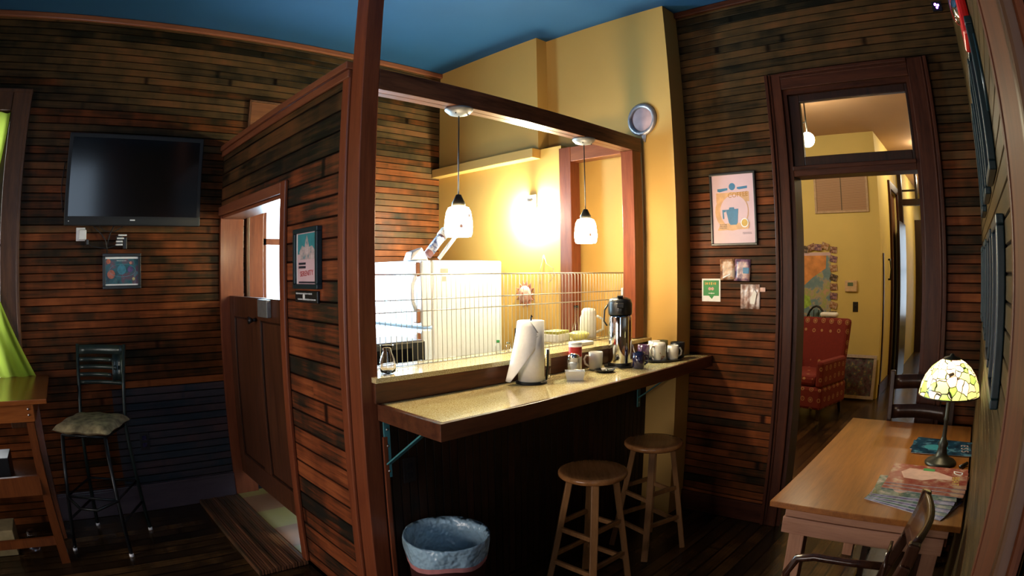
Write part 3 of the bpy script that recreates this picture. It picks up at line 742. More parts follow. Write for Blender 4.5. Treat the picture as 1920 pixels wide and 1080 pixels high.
# red armchair
a = thing('armchair', 'red patterned armchair seen through the doorway', 'armchair', (6.42, 1.86, 0), (0,0,R(78)))
part('seat_base', MB().box(-.34,.34,-.33,.33,.12,.36), M['armchair'], a, bevel=.03)
part('seat_cushion', MB().box(-.25,.25,-.30,.32,.361,.48), M['armchair'], a, bevel=.04)
part('backrest', MB().add([(-.31,-.33,.34),(.31,-.33,.34),(.31,-.20,.34),(-.31,-.20,.34),(-.34,-.45,1.03),(.34,-.45,1.03),(.34,-.33,1.05),(-.34,-.33,1.05)],
     [(0,3,2,1),(4,5,6,7),(0,1,5,4),(1,2,6,5),(2,3,7,6),(3,0,4,7)]), M['armchair'], a, bevel=.035)
for s in (-1, 1):
    part('armrest', MB().box(s*.34, s*.25, -.30, .33, .355, .64), M['armchair'], a, bevel=.03)
    for q in (-1, 1): part('leg', MB().bar((s*.29, q*.27, .13), (s*.30, q*.29, 0), .045, w2=.6), M['dk'], a)
# black hoop-back chair behind it
a = thing('hoop_back_chair', 'black hoop-back wooden chair partly hidden behind the red armchair', 'chair', (7.12, 2.10, 0), (0,0,R(80)))
part('seat', MB().lathe([(.001,.45),(.20,.45),(.21,.465),(.20,.48),(.001,.48)], seg=20), M['blackm'], a)
hoop = [(-.19*math.cos(q*PI/12), -.19-.04*math.sin(q*PI/12), .48+.66*math.sin(q*PI/12)**.7) for q in range(13)]
part('back_hoop', MB().tube(hoop, .014, 8), M['blackm'], a)
for x in (-.1,-.035,.035,.1): part('spindle', MB().tube([(x,-.18,.48),(x,-.22,.48+.62*math.sqrt(max(0,1-(x/.19)**2))**.7)], .006, 6), M['blackm'], a)
for s in (-1,1):
    for q in (-1,1): part('leg', MB().tube([(s*.12,q*.12,.45),(s*.19,q*.19,0)], [.016,.011], 8), M['blackm'], a)
solo('folded_cloth', MB().box(-.05,.05,-.11,.11,0,.05), M['paper'], 'folded white cloth resting on top of the red armchair', 'cloth', (6.80,1.74,1.052), bevel=.02)
# lamp cluster in the far room
cl = thing('ceiling_lamp', 'glowing white globe ceiling lamp seen through the transom window', 'lamp', (5.6, 1.60, H))
part('canopy', MB().lathe([(.001,-.001),(.07,-.001),(.06,-.03),(.001,-.035)]), M['brass'], cl)
part('stem', MB().tube([(0,0,-.03),(0,0,-.40)], .008, 8), M['brass'], cl)
part('globe', MB().lathe([(.075*math.sin(q*PI/12), -.465-.075*math.cos(q*PI/12)+.0) for q in range(13)]), M['globe'], cl)
part('globe', MB().lathe([(.035*math.sin(q*PI/12), -.345-.035*math.cos(q*PI/12)) for q in range(13)], c=(0,.10,0)), M['globe'], cl)
part('arm', MB().tube([(0,0,-.28),(0,.06,-.30),(0,.10,-.312)], .006, 8), M['brass'], cl)
c2 = thing('ceiling_lamp', 'added globe lamp out of view that brightens the far room', 'lamp', (5.4, 3.3, H))  # unseen lamp, added to brighten the far room
part('canopy', MB().lathe([(.001,-.001),(.07,-.001),(.06,-.03),(.001,-.035)]), M['brass'], c2)
part('stem', MB().tube([(0,0,-.03),(0,0,-.30)], .008, 8), M['brass'], c2)
part('globe', MB().lathe([(.13*math.sin(q*PI/12), -.43-.13*math.cos(q*PI/12)) for q in range(13)]), M['globe'], c2)
c3 = thing('ceiling_lamp', 'added unseen round lamp that warms the end of the hallway', 'lamp', (11.3, .55, H))  # lamp added beyond view for warm light on the hall walls
part('canopy', MB().lathe([(.001,-.001),(.12,-.001),(.12,-.02),(.001,-.02)]), M['brass'], c3)
part('glass_bowl', MB().lathe([(.13,-.021),(.12,-.06),(.08,-.09),(.001,-.10)]), M['globe'], c3)
hl = thing('flush_lamp', 'white glass ceiling lamp in the hallway beyond the far doorway', 'lamp', (8.3, .55, H))
part('base_plate', MB().lathe([(.001,-.001),(.12,-.001),(.12,-.02),(.001,-.02)]), M['brass'], hl)
part('glass_bowl', MB().lathe([(.13,-.021),(.12,-.06),(.08,-.09),(.001,-.10)]), M['globe'], hl)

# ---------------------------------------------------------------- kitchen contents
fr = thing('refrigerator', 'tall white bottom-freezer refrigerator behind the wire screen', 'refrigerator', (2.165, 3.0, .03))
part('cabinet', MB().box(.085,.685,0,.74,.02,1.613), M['enamel'], fr, bevel=.01)
d1 = part('door', MB().box(0,.072,0,.74,1.195,1.613), M['blueside'], fr, label='upper refrigerator door', bevel=.01)
d2 = part('door', MB().box(0,.072,0,.74,.06,1.180), M['blueside'], fr, label='lower refrigerator door', bevel=.01)
part('gasket', MB().box(.073,.084,.01,.73,1.20,1.60).box(.073,.084,.01,.73,.07,1.175), M['white'], fr)
hw = wood('brown_handle_end', (.25,.09,.04), (.38,.16,.08), 'z')
def hand(par, za, zb):
    for q in (za, zb-.09): part('handle_end', MB().box(-.03,0,.012,.06,q,q+.09), hw, par, bevel=.008)
    part('handle_grip', MB().tube([(-.02,.036,za+.08),(-.045,.036,za+.14),(-.048,.036,(za+zb)/2),(-.045,.036,zb-.14),(-.02,.036,zb-.08)], .014, 10), M['white'], par)
hand(d1, 1.22, 1.60); hand(d2, .72, 1.16)
part('kick_plate', MB().box(.03,.65,.01,.73,0,.05), M['black'], fr)
for yy in (.05,.69): part('foot', MB().tube([(.1,yy,0),(.1,yy,-.001)], .02, 8), M['black'], fr)
part('sticker', MB().box(.15,.21,-.0012,0,1.53,1.56).box(.16,.20,-.0012,0,1.48,1.51), M['skin'], fr)
# things lying on the fridge top
tb = thing('wrap_tube', 'blue and white wrap tube tilting up on top of the refrigerator', 'tube', (2.30, 3.12, 1.644), (0,0,0))
d = Vector((.155,0,.165)).normalized(); p0 = Vector((0,0,.035)); p1 = p0+d*.17; p2 = p0+d*.225
part('barrel', MB().tube([p0,p1], .030, 18), plain('blue_red_label', (.30,.12,.12), .35), tb)
part('label_band', MB().tube([p0+d*.03,p0+d*.16], .0308, 18), patch_mat('blue_white_label', [(.42,(.12,.14,.30)),(.5,(.45,.48,.62)),(.6,(.7,.72,.8))], 45), tb)
part('cap', MB().tube([p1,p2], .036, 18), M['white'], tb, label='white cap')
bxa = thing('foil_box', 'grey crumpled foil packet beside the wrap tube on the refrigerator', 'packet', (2.21, 3.12, 1.644))
part('packet', MB().add([(-.07,-.04,0),(.07,-.04,0),(.07,.05,0),(-.07,.05,0),(-.055,-.03,.05),(.02,-.035,.085),(.04,.04,.08),(-.05,.04,.055)], [(0,3,2,1),(4,5,6,7),(0,1,5,4),(1,2,6,5),(2,3,7,6),(3,0,4,7)]), M['silver'], bxa, bevel=.006)
solo('paper_roll', MB().tube([(0,0,0),(.14,0,.15)], .013, 12), M['paper'], 'thin white paper roll leaning below the wrap tube', 'roll', (2.37,3.085,1.658))
# worktop with black box
wt = thing('kitchen_cabinet', 'low kitchen cabinet under the toaster oven behind the wire screen', 'cabinet', (1.72, 2.72, .031))
part('carcass', MB().box(-.26,.26,-.24,.20,.08,.90), M['white'], wt); part('worktop', MB().box(-.28,.28,-.26,.22,.901,.93), M['laminate'], wt, bevel=.003)
part('plinth', MB().box(-.24,.24,-.2,.18,0,.079), M['black'], wt)
for s in (-1,1):
    dd = part('door', MB().box(s*.004, s*.255, -.258,-.241,.10,.88), M['white'], wt, bevel=.002); part('handle', MB().tube([(s*.03,-.27,.6),(s*.03,-.27,.7)], .005, 8), M['steel'], dd)
mw = thing('toaster_oven', 'black box-shaped toaster oven in front of the refrigerator', 'oven', (1.73, 2.74, .962))
part('body', MB().box(-.20,.165,-.14,.16,.012,.235), M['black'], mw, bevel=.008)
part('top_panel', MB().box(-.19,.155,-.13,.15,.2355,.238), plain('grey_violet_top', (.16,.13,.16), .3), mw)
part('door', MB().box(-.18,.07,-.148,-.141,.03,.20), M['screen'], mw); part('knob', MB().tube([(.12,-.141,.12),(.12,-.155,.12)], .014, 12), M['blackm'], mw)
for sx in (-.16,.13):
    for sy in (-.1,.12): part('foot', MB().tube([(sx,sy,0),(sx,sy,.012)], .012, 8), M['black'], mw)
# side shelf (tall cabinet) to the right and stove
sc = thing('side_cabinet', 'waist-high cream cabinet behind the ledge below the glass bottle', 'cabinet', (2.80, 2.46, .031))
part('carcass', MB().box(-.22,.20,-.19,.03,.08,1.09), M['white'], sc); part('worktop', MB().box(-.24,.21,-.20,.035,1.091,1.119), M['laminate'], sc, bevel=.003)
part('plinth', MB().box(-.2,.18,-.17,.02,0,.079), M['black'], sc)
st = thing('kitchen_stove', 'black and brown stove against the yellow kitchen wall', 'stove', (2.70, 2.80, .031))
part('body', MB().box(-.28,.33,-.17,.17,.02,.90), M['dk'], st, bevel=.005)
part('cooktop', MB().box(-.30,.335,-.175,.175,.901,.925), M['black'], st, bevel=.004)
part('control_panel', MB().box(.24,.33,-.17,.17,.926,1.14), M['dk'], st, bevel=.006)
for q in (0,):
    for w_ in (-.15,.12): part('burner', MB().lathe([(.001,.926),(.08,.926),(.08,.935),(.06,.938),(.001,.938)], c=(w_,q,0)), M['blackm'], st)
for q in (-.12,-.04,.04,.12): part('knob', MB().tube([(.24,q,1.05),(.215,q,1.05)], .018, 12), M['white'], st)
part('oven_door', MB().box(-.30,-.281,-.16,.16,.2,.75), M['black'], st); part('foot', MB().box(-.25,.3,-.16,.16,0,.019), M['black'], st)

# wire screen
wm = MB()
X0, X1, YW = 1.245, 3.10, 2.153
n = 66
for k in range(n+1):
    x = X0+(X1-X0)*k/n
    wm.tube([(x,YW,1.153),(x,YW,1.545),(x,YW+.008,1.553)], .0015, 5)
for z, r in ((1.554,.0040),(1.442,.0030),(1.39,.0030),(1.153,.0022),(1.166,.0020)): wm.tube([(X0-.01,YW+.0035,z),(X1+.01,YW+.0035,z)], r, 6)
ws = thing('wire_screen', 'long wire rack screen standing on the bar ledge', 'screen')
part('grid', wm, M['wire'], ws)
part('clip', MB().box(3.075,3.10,YW-.016,YW-.003,1.37,1.46), M['white'], ws, label='white plastic clip at the post', bevel=.003)

# sun plaque on the kitchen wall
sp = thing('sun_plaque', 'terracotta sun face plaque on the yellow wall behind the wires', 'plaque', (XB1-.001, 2.955, 1.408), (R(90),0,R(-90)))
pts = []
for k in range(28):
    a_ = 2*PI*k/28; rr = .095 if k % 2 == 0 else .062
    pts.append((rr*math.cos(a_), rr*math.sin(a_)*1.05))
terra = plain('terracotta', (.35,.12,.07), .6, var=.4, scale=40)
part('rays', MB().prism(pts, 0, .010), terra, sp, bevel=.002)
part('face', MB().lathe([(.060,.010),(.052,.022),(.03,.030),(.001,.033)], seg=24), plain('pale_terracotta', (.50,.26,.20), .5, var=.3, scale=30), sp)
for q in (-.02,.02): part('eye', MB().disc(q,.015,.027,.008,.005), M['darkprint'], sp)
part('nose', MB().bar((0,.012,.032),(0,-.012,.040), .010), terra, sp); part('mouth', MB().disc(0,-.026,.029,.016,.004), M['redlabel'], sp)
solo('hanging_wire', MB().tube([(0,0,0),(-.006,.03,-.10),(-.004,.045,-.16),(-.006,.03,-.2)], .0022, 6).tube([(0,0,0),(-.006,-.03,-.06),(-.004,-.09,-.09),(-.006,-.10,-.14),(-.006,-.05,-.19)], .0022, 6), M['steel'],
     'thin bent wire hanging on the yellow wall beside the sun plaque', 'wire', (XB1-.003, 2.775, 1.68))
# bare bulb at the kitchen wall
bb = thing('bulb_lamp', 'glaring bare bulb lamp on the yellow kitchen wall under the ledge', 'lamp', (XB1-.001, 2.87, 2.06))
part('wall_plate', MB().box(-.012,0,-.035,.035,-.05,.05), M['white'], bb, bevel=.003)
part('socket', MB().lathe([(.001,.02),(.018,.02),(.020,-.03),(.001,-.03)], c=(-.040,0,0)).box(-.04,-.012,-.01,.01,-.005,.01), M['white'], bb)
part('bulb', MB().lathe([(.012,-.031),(.018,-.045),(.034,-.075),(.036,-.10),(.028,-.125),(.015,-.137),(.001,-.140)], c=(-.042,0,0)), M['bulb'], bb)
# foil flue cover
fc = thing('flue_cover', 'round crinkled foil flue cover high on the yellow column', 'cover', (XB2-.001, 2.003, 2.535), (R(90),0,R(-90)))
part('foil_ring', MB().lathe([(.108,0),(.112,.006),(.10,.018),(.086,.020),(.078,.008)], seg=32), M['silver'], fc)
part('inner_disc', MB().lathe([(.078,.007),(.04,.012),(.001,.013)], seg=32), plain('pinkish_foil', (.50,.32,.32), .6, .1, scale=20, bump=.6), fc)
part('tail', MB().add([(-.006,-.10,.004),(.03,-.10,.004),(.018,-.155,.004),(.0,-.14,.004),(-.006,-.10,.012),(.03,-.10,.012),(.018,-.155,.008),(.0,-.14,.008)], [(0,3,2,1),(4,5,6,7),(0,1,5,4),(1,2,6,5),(2,3,7,6),(3,0,4,7)]), M['silver'], fc)

# ---------------------------------------------------------------- pendants
def pendant(x, lab):
    p = thing('pendant_lamp', lab, 'lamp', (x, YP+.047, 2.3115), group='pendant lamps on the bar beam')
    part('canopy', MB().lathe([(.001,0),(.066,0),(.066,-.008),(.045,-.026),(.012,-.034),(.001,-.034)]), M['canopy'], p)
    for q in ((.03,-.03),(-.035,-.02)): part('screw', MB().tube([(*q,-.012),(*q,-.031)], .004, 8), M['brass'], p)
    part('cord', MB().tube([(0,0,-.034),(0,0,-.405)], .003, 8), M['cable'], p)
    part('socket_cap', MB().lathe([(.001,-.400),(.012,-.403),(.020,-.420),(.030,-.440),(.032,-.462),(.001,-.462)]), M['brass'], p)
    part('glass_shade', MB().lathe([(.028,-.455),(.046,-.462),(.055,-.480),(.061,-.515),(.064,-.550),(.061,-.580),(.055,-.592),(.051,-.588),(.056,-.55),(.05,-.49),(.028,-.462)], seg=32), M['shade'], p, label='mottled glowing glass shade')
    return p
pendant(1.685, 'glowing glass pendant lamp on the bar beam, above the paper towel side')
pendant(2.595, 'glowing glass pendant lamp on the bar beam, above the coffee pot')

# ---------------------------------------------------------------- counter items
def mug(x, y, z, r, h, mat, lab, ang, hd=True, flip=False, group='mugs on the round tray'):
    t = thing('coffee_mug', lab, 'mug', (x, y, z), (0,0,ang), group)
    if flip: prof = [(r*.8,h),(.001,h),(.001,h-.004),(r*.74,h-.004),(r*.92,.0),(r,0),(r*1.0,.01),(r*.95,h*.8)]
    else: prof = [(.001,0),(r*.85,0),(r*.95,.008),(r,h*.5),(r,h),(r*.93,h),(r*.93,h*.5),(r*.85,.01),(.001,.01)]
    part('cup', MB().lathe(prof, seg=24, closed=flip), mat, t)
    if hd: part('handle', MB().tube([(r*.95,0,h*.78),(r*1.35,0,h*.80),(r*1.62,0,h*.60),(r*1.5,0,h*.35),(r*.95,0,h*.20)], .0055, 8), mat, t)
    return t
def rotc(x, y): return math.atan2(y, x)   # bearing of a spot from the room's entrance corner
# milk bottle on the ledge
gb = thing('glass_carafe', 'small clear glass carafe at the post end of the bar ledge', 'carafe', (1.292, 2.04, 1.1505))
part('vessel', MB().lathe([(.001,.0),(.024,.0),(.033,.012),(.035,.03),(.030,.06),(.020,.085),(.018,.095),(.026,.112),(.029,.118),(.027,.118),(.016,.096),(.018,.085),(.028,.058),(.032,.03),(.028,.010),(.001,.006)], seg=28), M['cutglass'], gb)
# spice bottles
for i, (x, y, h, mt, lab) in enumerate([(2.06,2.20,.065,M['green'],'small green-capped spice bottle on the ledge behind the wires'), (2.125,2.19,.05,M['olive'],'short dark spice bottle on the ledge beside the paper towels')]):
    b = thing('spice_bottle', lab, 'bottle', (x,y,1.1505), group='spice bottles on the ledge')
    part('vessel', MB().lathe([(.001,0),(.013,0),(.013,h*.7),(.008,h*.8),(.001,h*.8)], seg=16), M['glass'], b)
    part('cap', MB().lathe([(.001,h*.8),(.009,h*.8),(.009,h),(.001,h)], seg=16), mt, b)
# paper towels
TX, TY = 1.985, 1.895
ph = thing('towel_holder', 'black wire paper towel holder on the bar counter', 'holder', (TX,TY,CZ+.0005))
part('base_ring', MB().lathe([(.001,0),(.075,0),(.075,.006),(.068,.012),(.001,.012)], seg=32), M['blackm'], ph)
part('rod', MB().tube([(0,0,.012),(0,0,.305),(.004,0,.315),(.008,0,.308)], .004, 8), M['blackm'], ph)
part('side_arm', MB().tube([(.055,-.045,.012),(.060,-.050,.08),(.060,-.050,.155)], .005, 8), M['blackm'], ph)
tr_ = thing('paper_towel_roll', 'white paper towel roll standing on the bar counter with a loose sheet', 'paper towels', (TX,TY,CZ+.013))
part('roll', MB().lathe([(.016,0),(.062,0),(.062,.28),(.016,.28)], seg=36, closed=True), M['paper'], tr_)
fwd = Vector((-TX,-TY,0)).normalized(); lft = Vector((-fwd.y, fwd.x, 0))*-1
if (lft.x*(-.7)+lft.y*.7) < 0: lft = -lft     # towards the kitchen-door side of the room
def sheet(u, v):
    # u across, v down: hugs the roll at the top and fans out to the left at the foot
    wdt = (.060-(-.055)); s = -.062+.125*u*(1-.72*v)
    sr_ = .064*v/.3 if v < .3 else .064-.105*(v-.3)/.7
    s = -.0635+(sr_+.0635)*u
    ang_s = max(-1, min(1, s/.066))
    base = fwd*(.0635*math.sqrt(max(0,1-ang_s**2))+.001) - lft*s
    out = lft*(.055*v**1.3) + fwd*(.030*v*v)
    z = .279-.275*v-.0*u
    if u > .5: z -= 0
    return tuple(base+out+Vector((0,0,z)))
part('loose_sheet', MB().grid(sheet, 10, 12), M['paper'], tr_, solid=.0008)
# tin and sugar
sb = thing('slim_bottle', 'slim cream-labelled bottle just behind the towel holder arm', 'bottle', (2.135,1.925,CZ+.0005))
part('vessel', MB().lathe([(.001,0),(.014,0),(.014,.10),(.009,.12),(.001,.12)], seg=18), M['glass'], sb); part('label_band', MB().lathe([(.0145,.06),(.0145,.115),(.010,.12)], seg=18), M['laminate'], sb); part('cap', MB().lathe([(.009,.12),(.009,.145),(.001,.146)], seg=16), M['white'], sb)
tn = thing('cocoa_tin', 'white and red cocoa tin behind the sugar dispenser on the counter', 'tin', (2.345,1.925,CZ+.0005))
part('can', MB().lathe([(.001,0),(.034,0),(.034,.150),(.001,.150)], seg=28), M['white'], tn)
part('label_band', MB().lathe([(.0345,.085),(.0345,.135)], seg=28), M['redlabel'], tn); part('lid', MB().lathe([(.035,.150),(.035,.158),(.001,.158)], seg=28), M['white'], tn)
sg = thing('sugar_dispenser', 'glass sugar dispenser with metal lid beside the square white dish', 'dispenser', (2.262,1.868,CZ+.0005))
part('jar', MB().lathe([(.001,0),(.030,0),(.032,.01),(.031,.085),(.026,.095),(.024,.095),(.028,.084),(.029,.012),(.001,.010)], seg=28), M['glass'], sg)
part('sugar', MB().lathe([(.001,.011),(.027,.012),(.027,.065),(.001,.068)], seg=24), M['paper'], sg)
part('lid', MB().lathe([(.028,.093),(.028,.103),(.018,.112),(.001,.114)], seg=28), M['chrome'], sg)
ds = thing('sweetener_dish', 'small square white dish in front of the sugar dispenser', 'dish', (2.178,1.79,CZ+.0005), (0,0,R(-48)))
w0, w1, hh = .033, .042, .045
m = MB()
def ring(w, z, d=.0): return [(-w-.006,-w*.7,z),(w+.006,-w*.7,z),(w+.006,w*.7,z),(-w-.006,w*.7,z)]
m.add(ring(w0,0)+ring(w1,hh)+ring(w1-.004,hh)+ring(w0-.003,.005), [(3,2,1,0)]+[(i,(i+1)%4,(i+1)%4+4,i+4) for i in range(4)]+[(i+4,(i+1)%4+4,(i+1)%4+8,i+8) for i in range(4)]+[(i+8,(i+1)%4+8,(i+1)%4+12,i+12) for i in range(4)]+[(12,13,14,15)])
part('bowl', m, M['ceramic'], ds, bevel=.001)
part('packet', MB().box(-.03,.03,-.018,-.008,.006,.040).box(-.03,.03,0,.012,.006,.042), M['paper'], ds)
mug(2.485, 1.900, CZ+.0005, .038, .095, M['ceramic'], 'plain white mug between the tin and the steel coffee pot', rotc(-1,.9), group='single mugs on the counter')
sd = thing('saucer', 'black saucer with white spilled sugar before the white mug', 'saucer', (2.452,1.815,CZ+.0005))
part('plate', MB().lathe([(.001,0),(.035,0),(.052,.010),(.054,.013),(.034,.005),(.001,.005)], seg=30), M['black'], sd)
part('creamer', MB().lathe([(.001,.006),(.016,.006),(.020,.020),(.001,.022)], seg=16), M['ceramic'], sd)
part('spoon', MB().tube([(.0,-.02,.014),(.05,-.045,.018),(.085,-.06,.004)], .0028, 6).lathe([(.001,.008),(.012,.012),(.001,.014)], c=(-.01,-.02,0), seg=12), M['steel'], sd)
# airpot
AX, AY = 2.655, 1.862
pt = thing('airpot', 'tall chrome coffee airpot with a black top on the bar counter', 'coffee pot', (AX,AY,CZ+.0005), (0,0,math.atan2(-AY,-AX)))
part('drip_plate', MB().lathe([(.001,0),(.086,0),(.088,.006),(.001,.006)], seg=36), M['black'], pt)
part('body', MB().lathe([(.001,.007),(.060,.007),(.064,.02),(.064,.27),(.060,.285),(.001,.285)], seg=40), M['chrome'], pt, label='polished chrome cylinder')
part('foot_band', MB().lathe([(.066,.007),(.066,.022),(.0645,.024)], seg=40), M['black'], pt)
part('head', MB().lathe([(.064,.285),(.0665,.295),(.0665,.345),(.058,.368),(.035,.378),(.001,.380)], seg=40), M['black'], pt, label='black pump head')
part('spout', MB().box(.05,.095,-.02,.02,.325,.350).box(.078,.095,-.012,.012,.305,.325), M['black'], pt, bevel=.005)
part('lever', MB().box(-.03,.05,-.016,.016,.379,.388), M['blackm'], pt, bevel=.004)
part('carry_handle', MB().tube([(0,-.066,.34),(.01,-.085,.31),(.02,-.088,.25),(.01,-.072,.225)], .005, 8), M['black'], pt)
b = mug(2.650, 1.735, CZ+.0005, .034, .088, M['navy'], 'dark blue mug holding a spoon in front of the airpot', R(-42), group='single mugs on the counter')
part('spoon', MB().tube([(.0,.0,.012),(-.030,.02,.128)], .0035, 6), M['steel'], b)
# tray of mugs
solo('mug_tray', MB().lathe([(.001,0),(.92,0),(1.0,.010),(.98,.012),(.90,.005),(.001,.005)], sx=.152, sy=.125, seg=36).v and MB().lathe([(.001,0),(.92,0),(1.0,.010),(.98,.012),(.90,.005),(.001,.005)], sx=.148, sy=.122, seg=36), M['black'],
     'black oval tray under the cluster of mugs at the column', 'tray', (3.0,1.80,CZ+.0005))
TZ = CZ+.006
mug(2.905, 1.868, TZ, .036, .088, M['purple'], 'dull purple mug behind the airpot on the tray', R(200))
mug(2.932, 1.775, TZ, .042, .105, M['floral'], 'flowered white mug turned upside down on the tray', R(160), flip=True)
mug(3.000, 1.722, TZ, .034, .085, M['ceramic'], 'white mug with its handle toward the wall, front of the tray', R(-38))
mug(3.082, 1.738, TZ, .044, .095, M['black'], 'large black mug against the yellow column on the tray', R(20), hd=False)
mug(3.075, 1.842, TZ, .036, .100, M['olive'], 'olive mug at the back of the tray beside the column', R(120), hd=False)
mug(2.995, 1.850, TZ, .036, .104, M['ceramic'], 'cream mug at the back of the tray between flowered and olive mugs', R(100), hd=False)
# back shelf items (behind the ledge)
SZ = 1.1505
o = thing('glass_bottle', 'slim glass bottle with a purple base before the brown post', 'bottle', (2.90, 2.37, SZ))
part('vessel', MB().lathe([(.001,0),(.036,0),(.038,.02),(.030,.055),(.014,.10),(.012,.15),(.017,.185),(.020,.20),(.016,.20),(.009,.15),(.010,.10),(.026,.05),(.033,.02),(.001,.008)], seg=24), M['cutglass'], o)
part('contents', MB().lathe([(.001,.009),(.031,.010),(.030,.035),(.001,.040)], seg=20), plain('plum_fill', (.20,.02,.10), .3), o)
o = thing('wire_hook_stand', 'thin curled wire mug hook stand behind the ledge', 'stand', (2.96,2.32,SZ))
part('stem', MB().tube([(0,0,0),(0,0,.14),(.0,-.02,.18),(0,-.045,.18),(0,-.055,.15),(0,-.045,.13)], .003, 6).tube([(0,0,.11),(0,.02,.16),(0,.045,.165),(0,.05,.13)], .003, 6), M['steel'], o)
part('base', MB().lathe([(.001,0),(.035,0),(.035,.004),(.001,.004)], seg=20), M['steel'], o)
o = thing('note_book', 'olive paperback lying on cream boxes behind the sugar tin', 'book', (2.66,2.33,SZ), (0,0,R(12)))
part('cover', MB().box(-.07,.07,-.05,.05,.045,.062), M['book'], o, bevel=.002)
part('page_block', MB().box(-.066,.068,-.047,.047,.048,.060), M['paper'], o)
solo('cream_box', MB().box(-.075,.075,-.055,.055,0,.044), M['paper'], 'cream carton under the olive book behind the ledge', 'box', (2.66,2.33,SZ), bevel=.003, rz=R(12))
solo('yellow_bowl', MB().lathe([(.001,0),(.03,0),(.05,.02),(.062,.045),(.060,.047),(.045,.022),(.001,.010)], seg=28).v and MB().lathe([(.001,.047),(.035,.055),(.058,.046),(.062,.040),(.05,.018),(.03,0),(.001,0)], seg=28), M['yelbowl'],
     'pale yellow covered bowl on the ledge next to the book', 'bowl', (2.76,2.235,SZ))
jg = thing('water_jug', 'white plastic jug behind the airpot', 'jug', (2.88,2.262,SZ))
part('vessel', MB().lathe([(.001,0),(.050,0),(.052,.02),(.050,.13),(.042,.15),(.042,.165),(.030,.185),(.001,.19)], seg=28), M['white'], jg)
part('handle', MB().tube([(.02,-.05,.14),(.04,-.085,.12),(.04,-.085,.06),(.02,-.05,.04)], .008, 8), M['white'], jg)
solo('sauce_tray', MB().box(-.06,.06,-.035,.035,0,.02), M['white'], 'flat white carton on the ledge near the airpot', 'carton', (2.60,2.08,SZ), bevel=.004)

# ---------------------------------------------------------------- north wall: TV, pictures, small things
tv = thing('television', 'black flat-screen television mounted on the boarded wall', 'television', (.478, YA-.001, 2.18))
part('bezel', MB().box(-.482,.482,-.10,-.062,-.292,.292), plain('matt_black_bezel', (.004,.004,.005), .6), tv, bevel=.006)
part('screen', MB().box(-.455,.455,-.1012,-.1,-.235,.262), M['screen'], tv)
part('mount_arm', MB().box(-.15,.15,-.061,-.02,-.12,.12).box(-.2,.2,-.02,-.001,-.15,.15), M['blackm'], tv)
part('logo', MB().box(-.018,.018,-.1015,-.1001,-.262,-.254), M['white'], tv)
part('indicator', MB().box(-.452,-.446,-.1015,-.1001,-.268,-.262), M['white'], tv)
o = thing('power_adapter', 'white plug adapter in an outlet under the television toward the curtain', 'adapter', (.133,YA-.001,1.838))
part('cover_plate', MB().box(-.045,.02,-.006,0,-.04,.045), M['white'], o, bevel=.002)
part('adapter_body', MB().box(-.028,.028,-.045,-.006,-.035,.030), M['white'], o, bevel=.008); part('plug', MB().box(.028,.046,-.03,-.006,-.065,-.03), M['black'], o, bevel=.003)
o = thing('media_stick', 'striped white and black gadget dangling under the television', 'gadget', (.41,YA-.001,1.80))
part('spring_body', MB().box(-.035,.01,-.03,-.004,-.035,.03), M['black'], o, bevel=.006)
part('white_rib', MB().box(-.038,.012,-.033,-.003,-.032,-.022).box(-.036,.012,-.033,-.003,-.012,-.002).box(-.03,.02,-.033,-.003,.008,.018).box(-.02,.04,-.033,-.003,.028,.038), M['white'], o, bevel=.002)
part('black_box', MB().box(.014,.042,-.03,-.003,-.055,.022), M['black'], o, bevel=.004)
solo('tv_cable', MB().tube([(.20,0,1.90),(.27,-.005,1.84),(.30,-.005,1.80),(.31,0,1.76),(.312,0,1.72)], .004, 6).tube([(.36,0,1.90),(.33,-.01,1.84),(.31,0,1.76)], .004, 6).tube([(.155,0,1.79),(.20,0,1.765),(.26,-.004,1.755),(.31,0,1.75),(.38,-.004,1.77),(.40,-.01,1.80)], .003, 6).tube([(.24,0,1.90),(.29,-.01,1.86),(.36,-.01,1.855),(.42,-.003,1.89)], .003, 6),
     M['cable'], 'tangled black cables hanging below the television', 'cable', (0,YA-.012,0))
solo('loose_cable', MB().tube([(-.02,0,2.30),(-.03,0,2.2),(-.035,0,2.12),(-.025,0,2.05),(-.015,0,1.98)], .003, 6), M['cable'], 'short black cord looping out beside the television', 'cord', (0,YA-.006,0))

def framed(name, lab, cat, loc, rot, w, h, fw, dep, fmat, pmat, group=None):
    t = thing(name, lab, cat, loc, rot, group); m = MB()
    for a in ((-w/2,w/2,-h/2,-h/2+fw),(-w/2,w/2,h/2-fw,h/2),(-w/2,-w/2+fw,-h/2+fw,h/2-fw),(w/2-fw,w/2,-h/2+fw,h/2-fw)): m.box(*a, 0, dep)
    part('frame', m, fmat, t, bevel=min(.003, fw*.2))
    part('print', MB().box(-w/2+fw,w/2-fw,-h/2+fw,h/2-fw,.001,dep*.5), pmat, t)
    return t, dep*.5
def scribble(cx, cy, z, w_, rows, h_):
    # illegible print: short strokes of uneven length in rows
    m = MB(); rg = random.Random(int(cx*1000)+rows)
    for r in range(rows):
        x = cx-w_/2; y = cy+(rows/2-r-.5)*h_*1.7
        while x < cx+w_/2-.002:
            l = rg.uniform(.5, 1.1)*h_; hh = h_*rg.uniform(.6, 1)
            m.box(x, min(x+l*.5, cx+w_/2), y-hh/2, y+hh/2, z, z+.0006); x += l
    return m
RN = (R(90),0,0); RE = (R(90),0,R(-90)); RS = (R(90),0,R(180))
t, z = framed('framed_picture', 'black framed teal planets picture below the television', 'picture', (.417,YA-.001,1.606), RN, .275, .225, .02, .018, M['frame'], M['space'])
for q in ((.078,.090),(-.090,-.081)): part('white_strip', MB().box(-.117,.117,*q,z,z+.001), M['white'], t)
mm = MB()
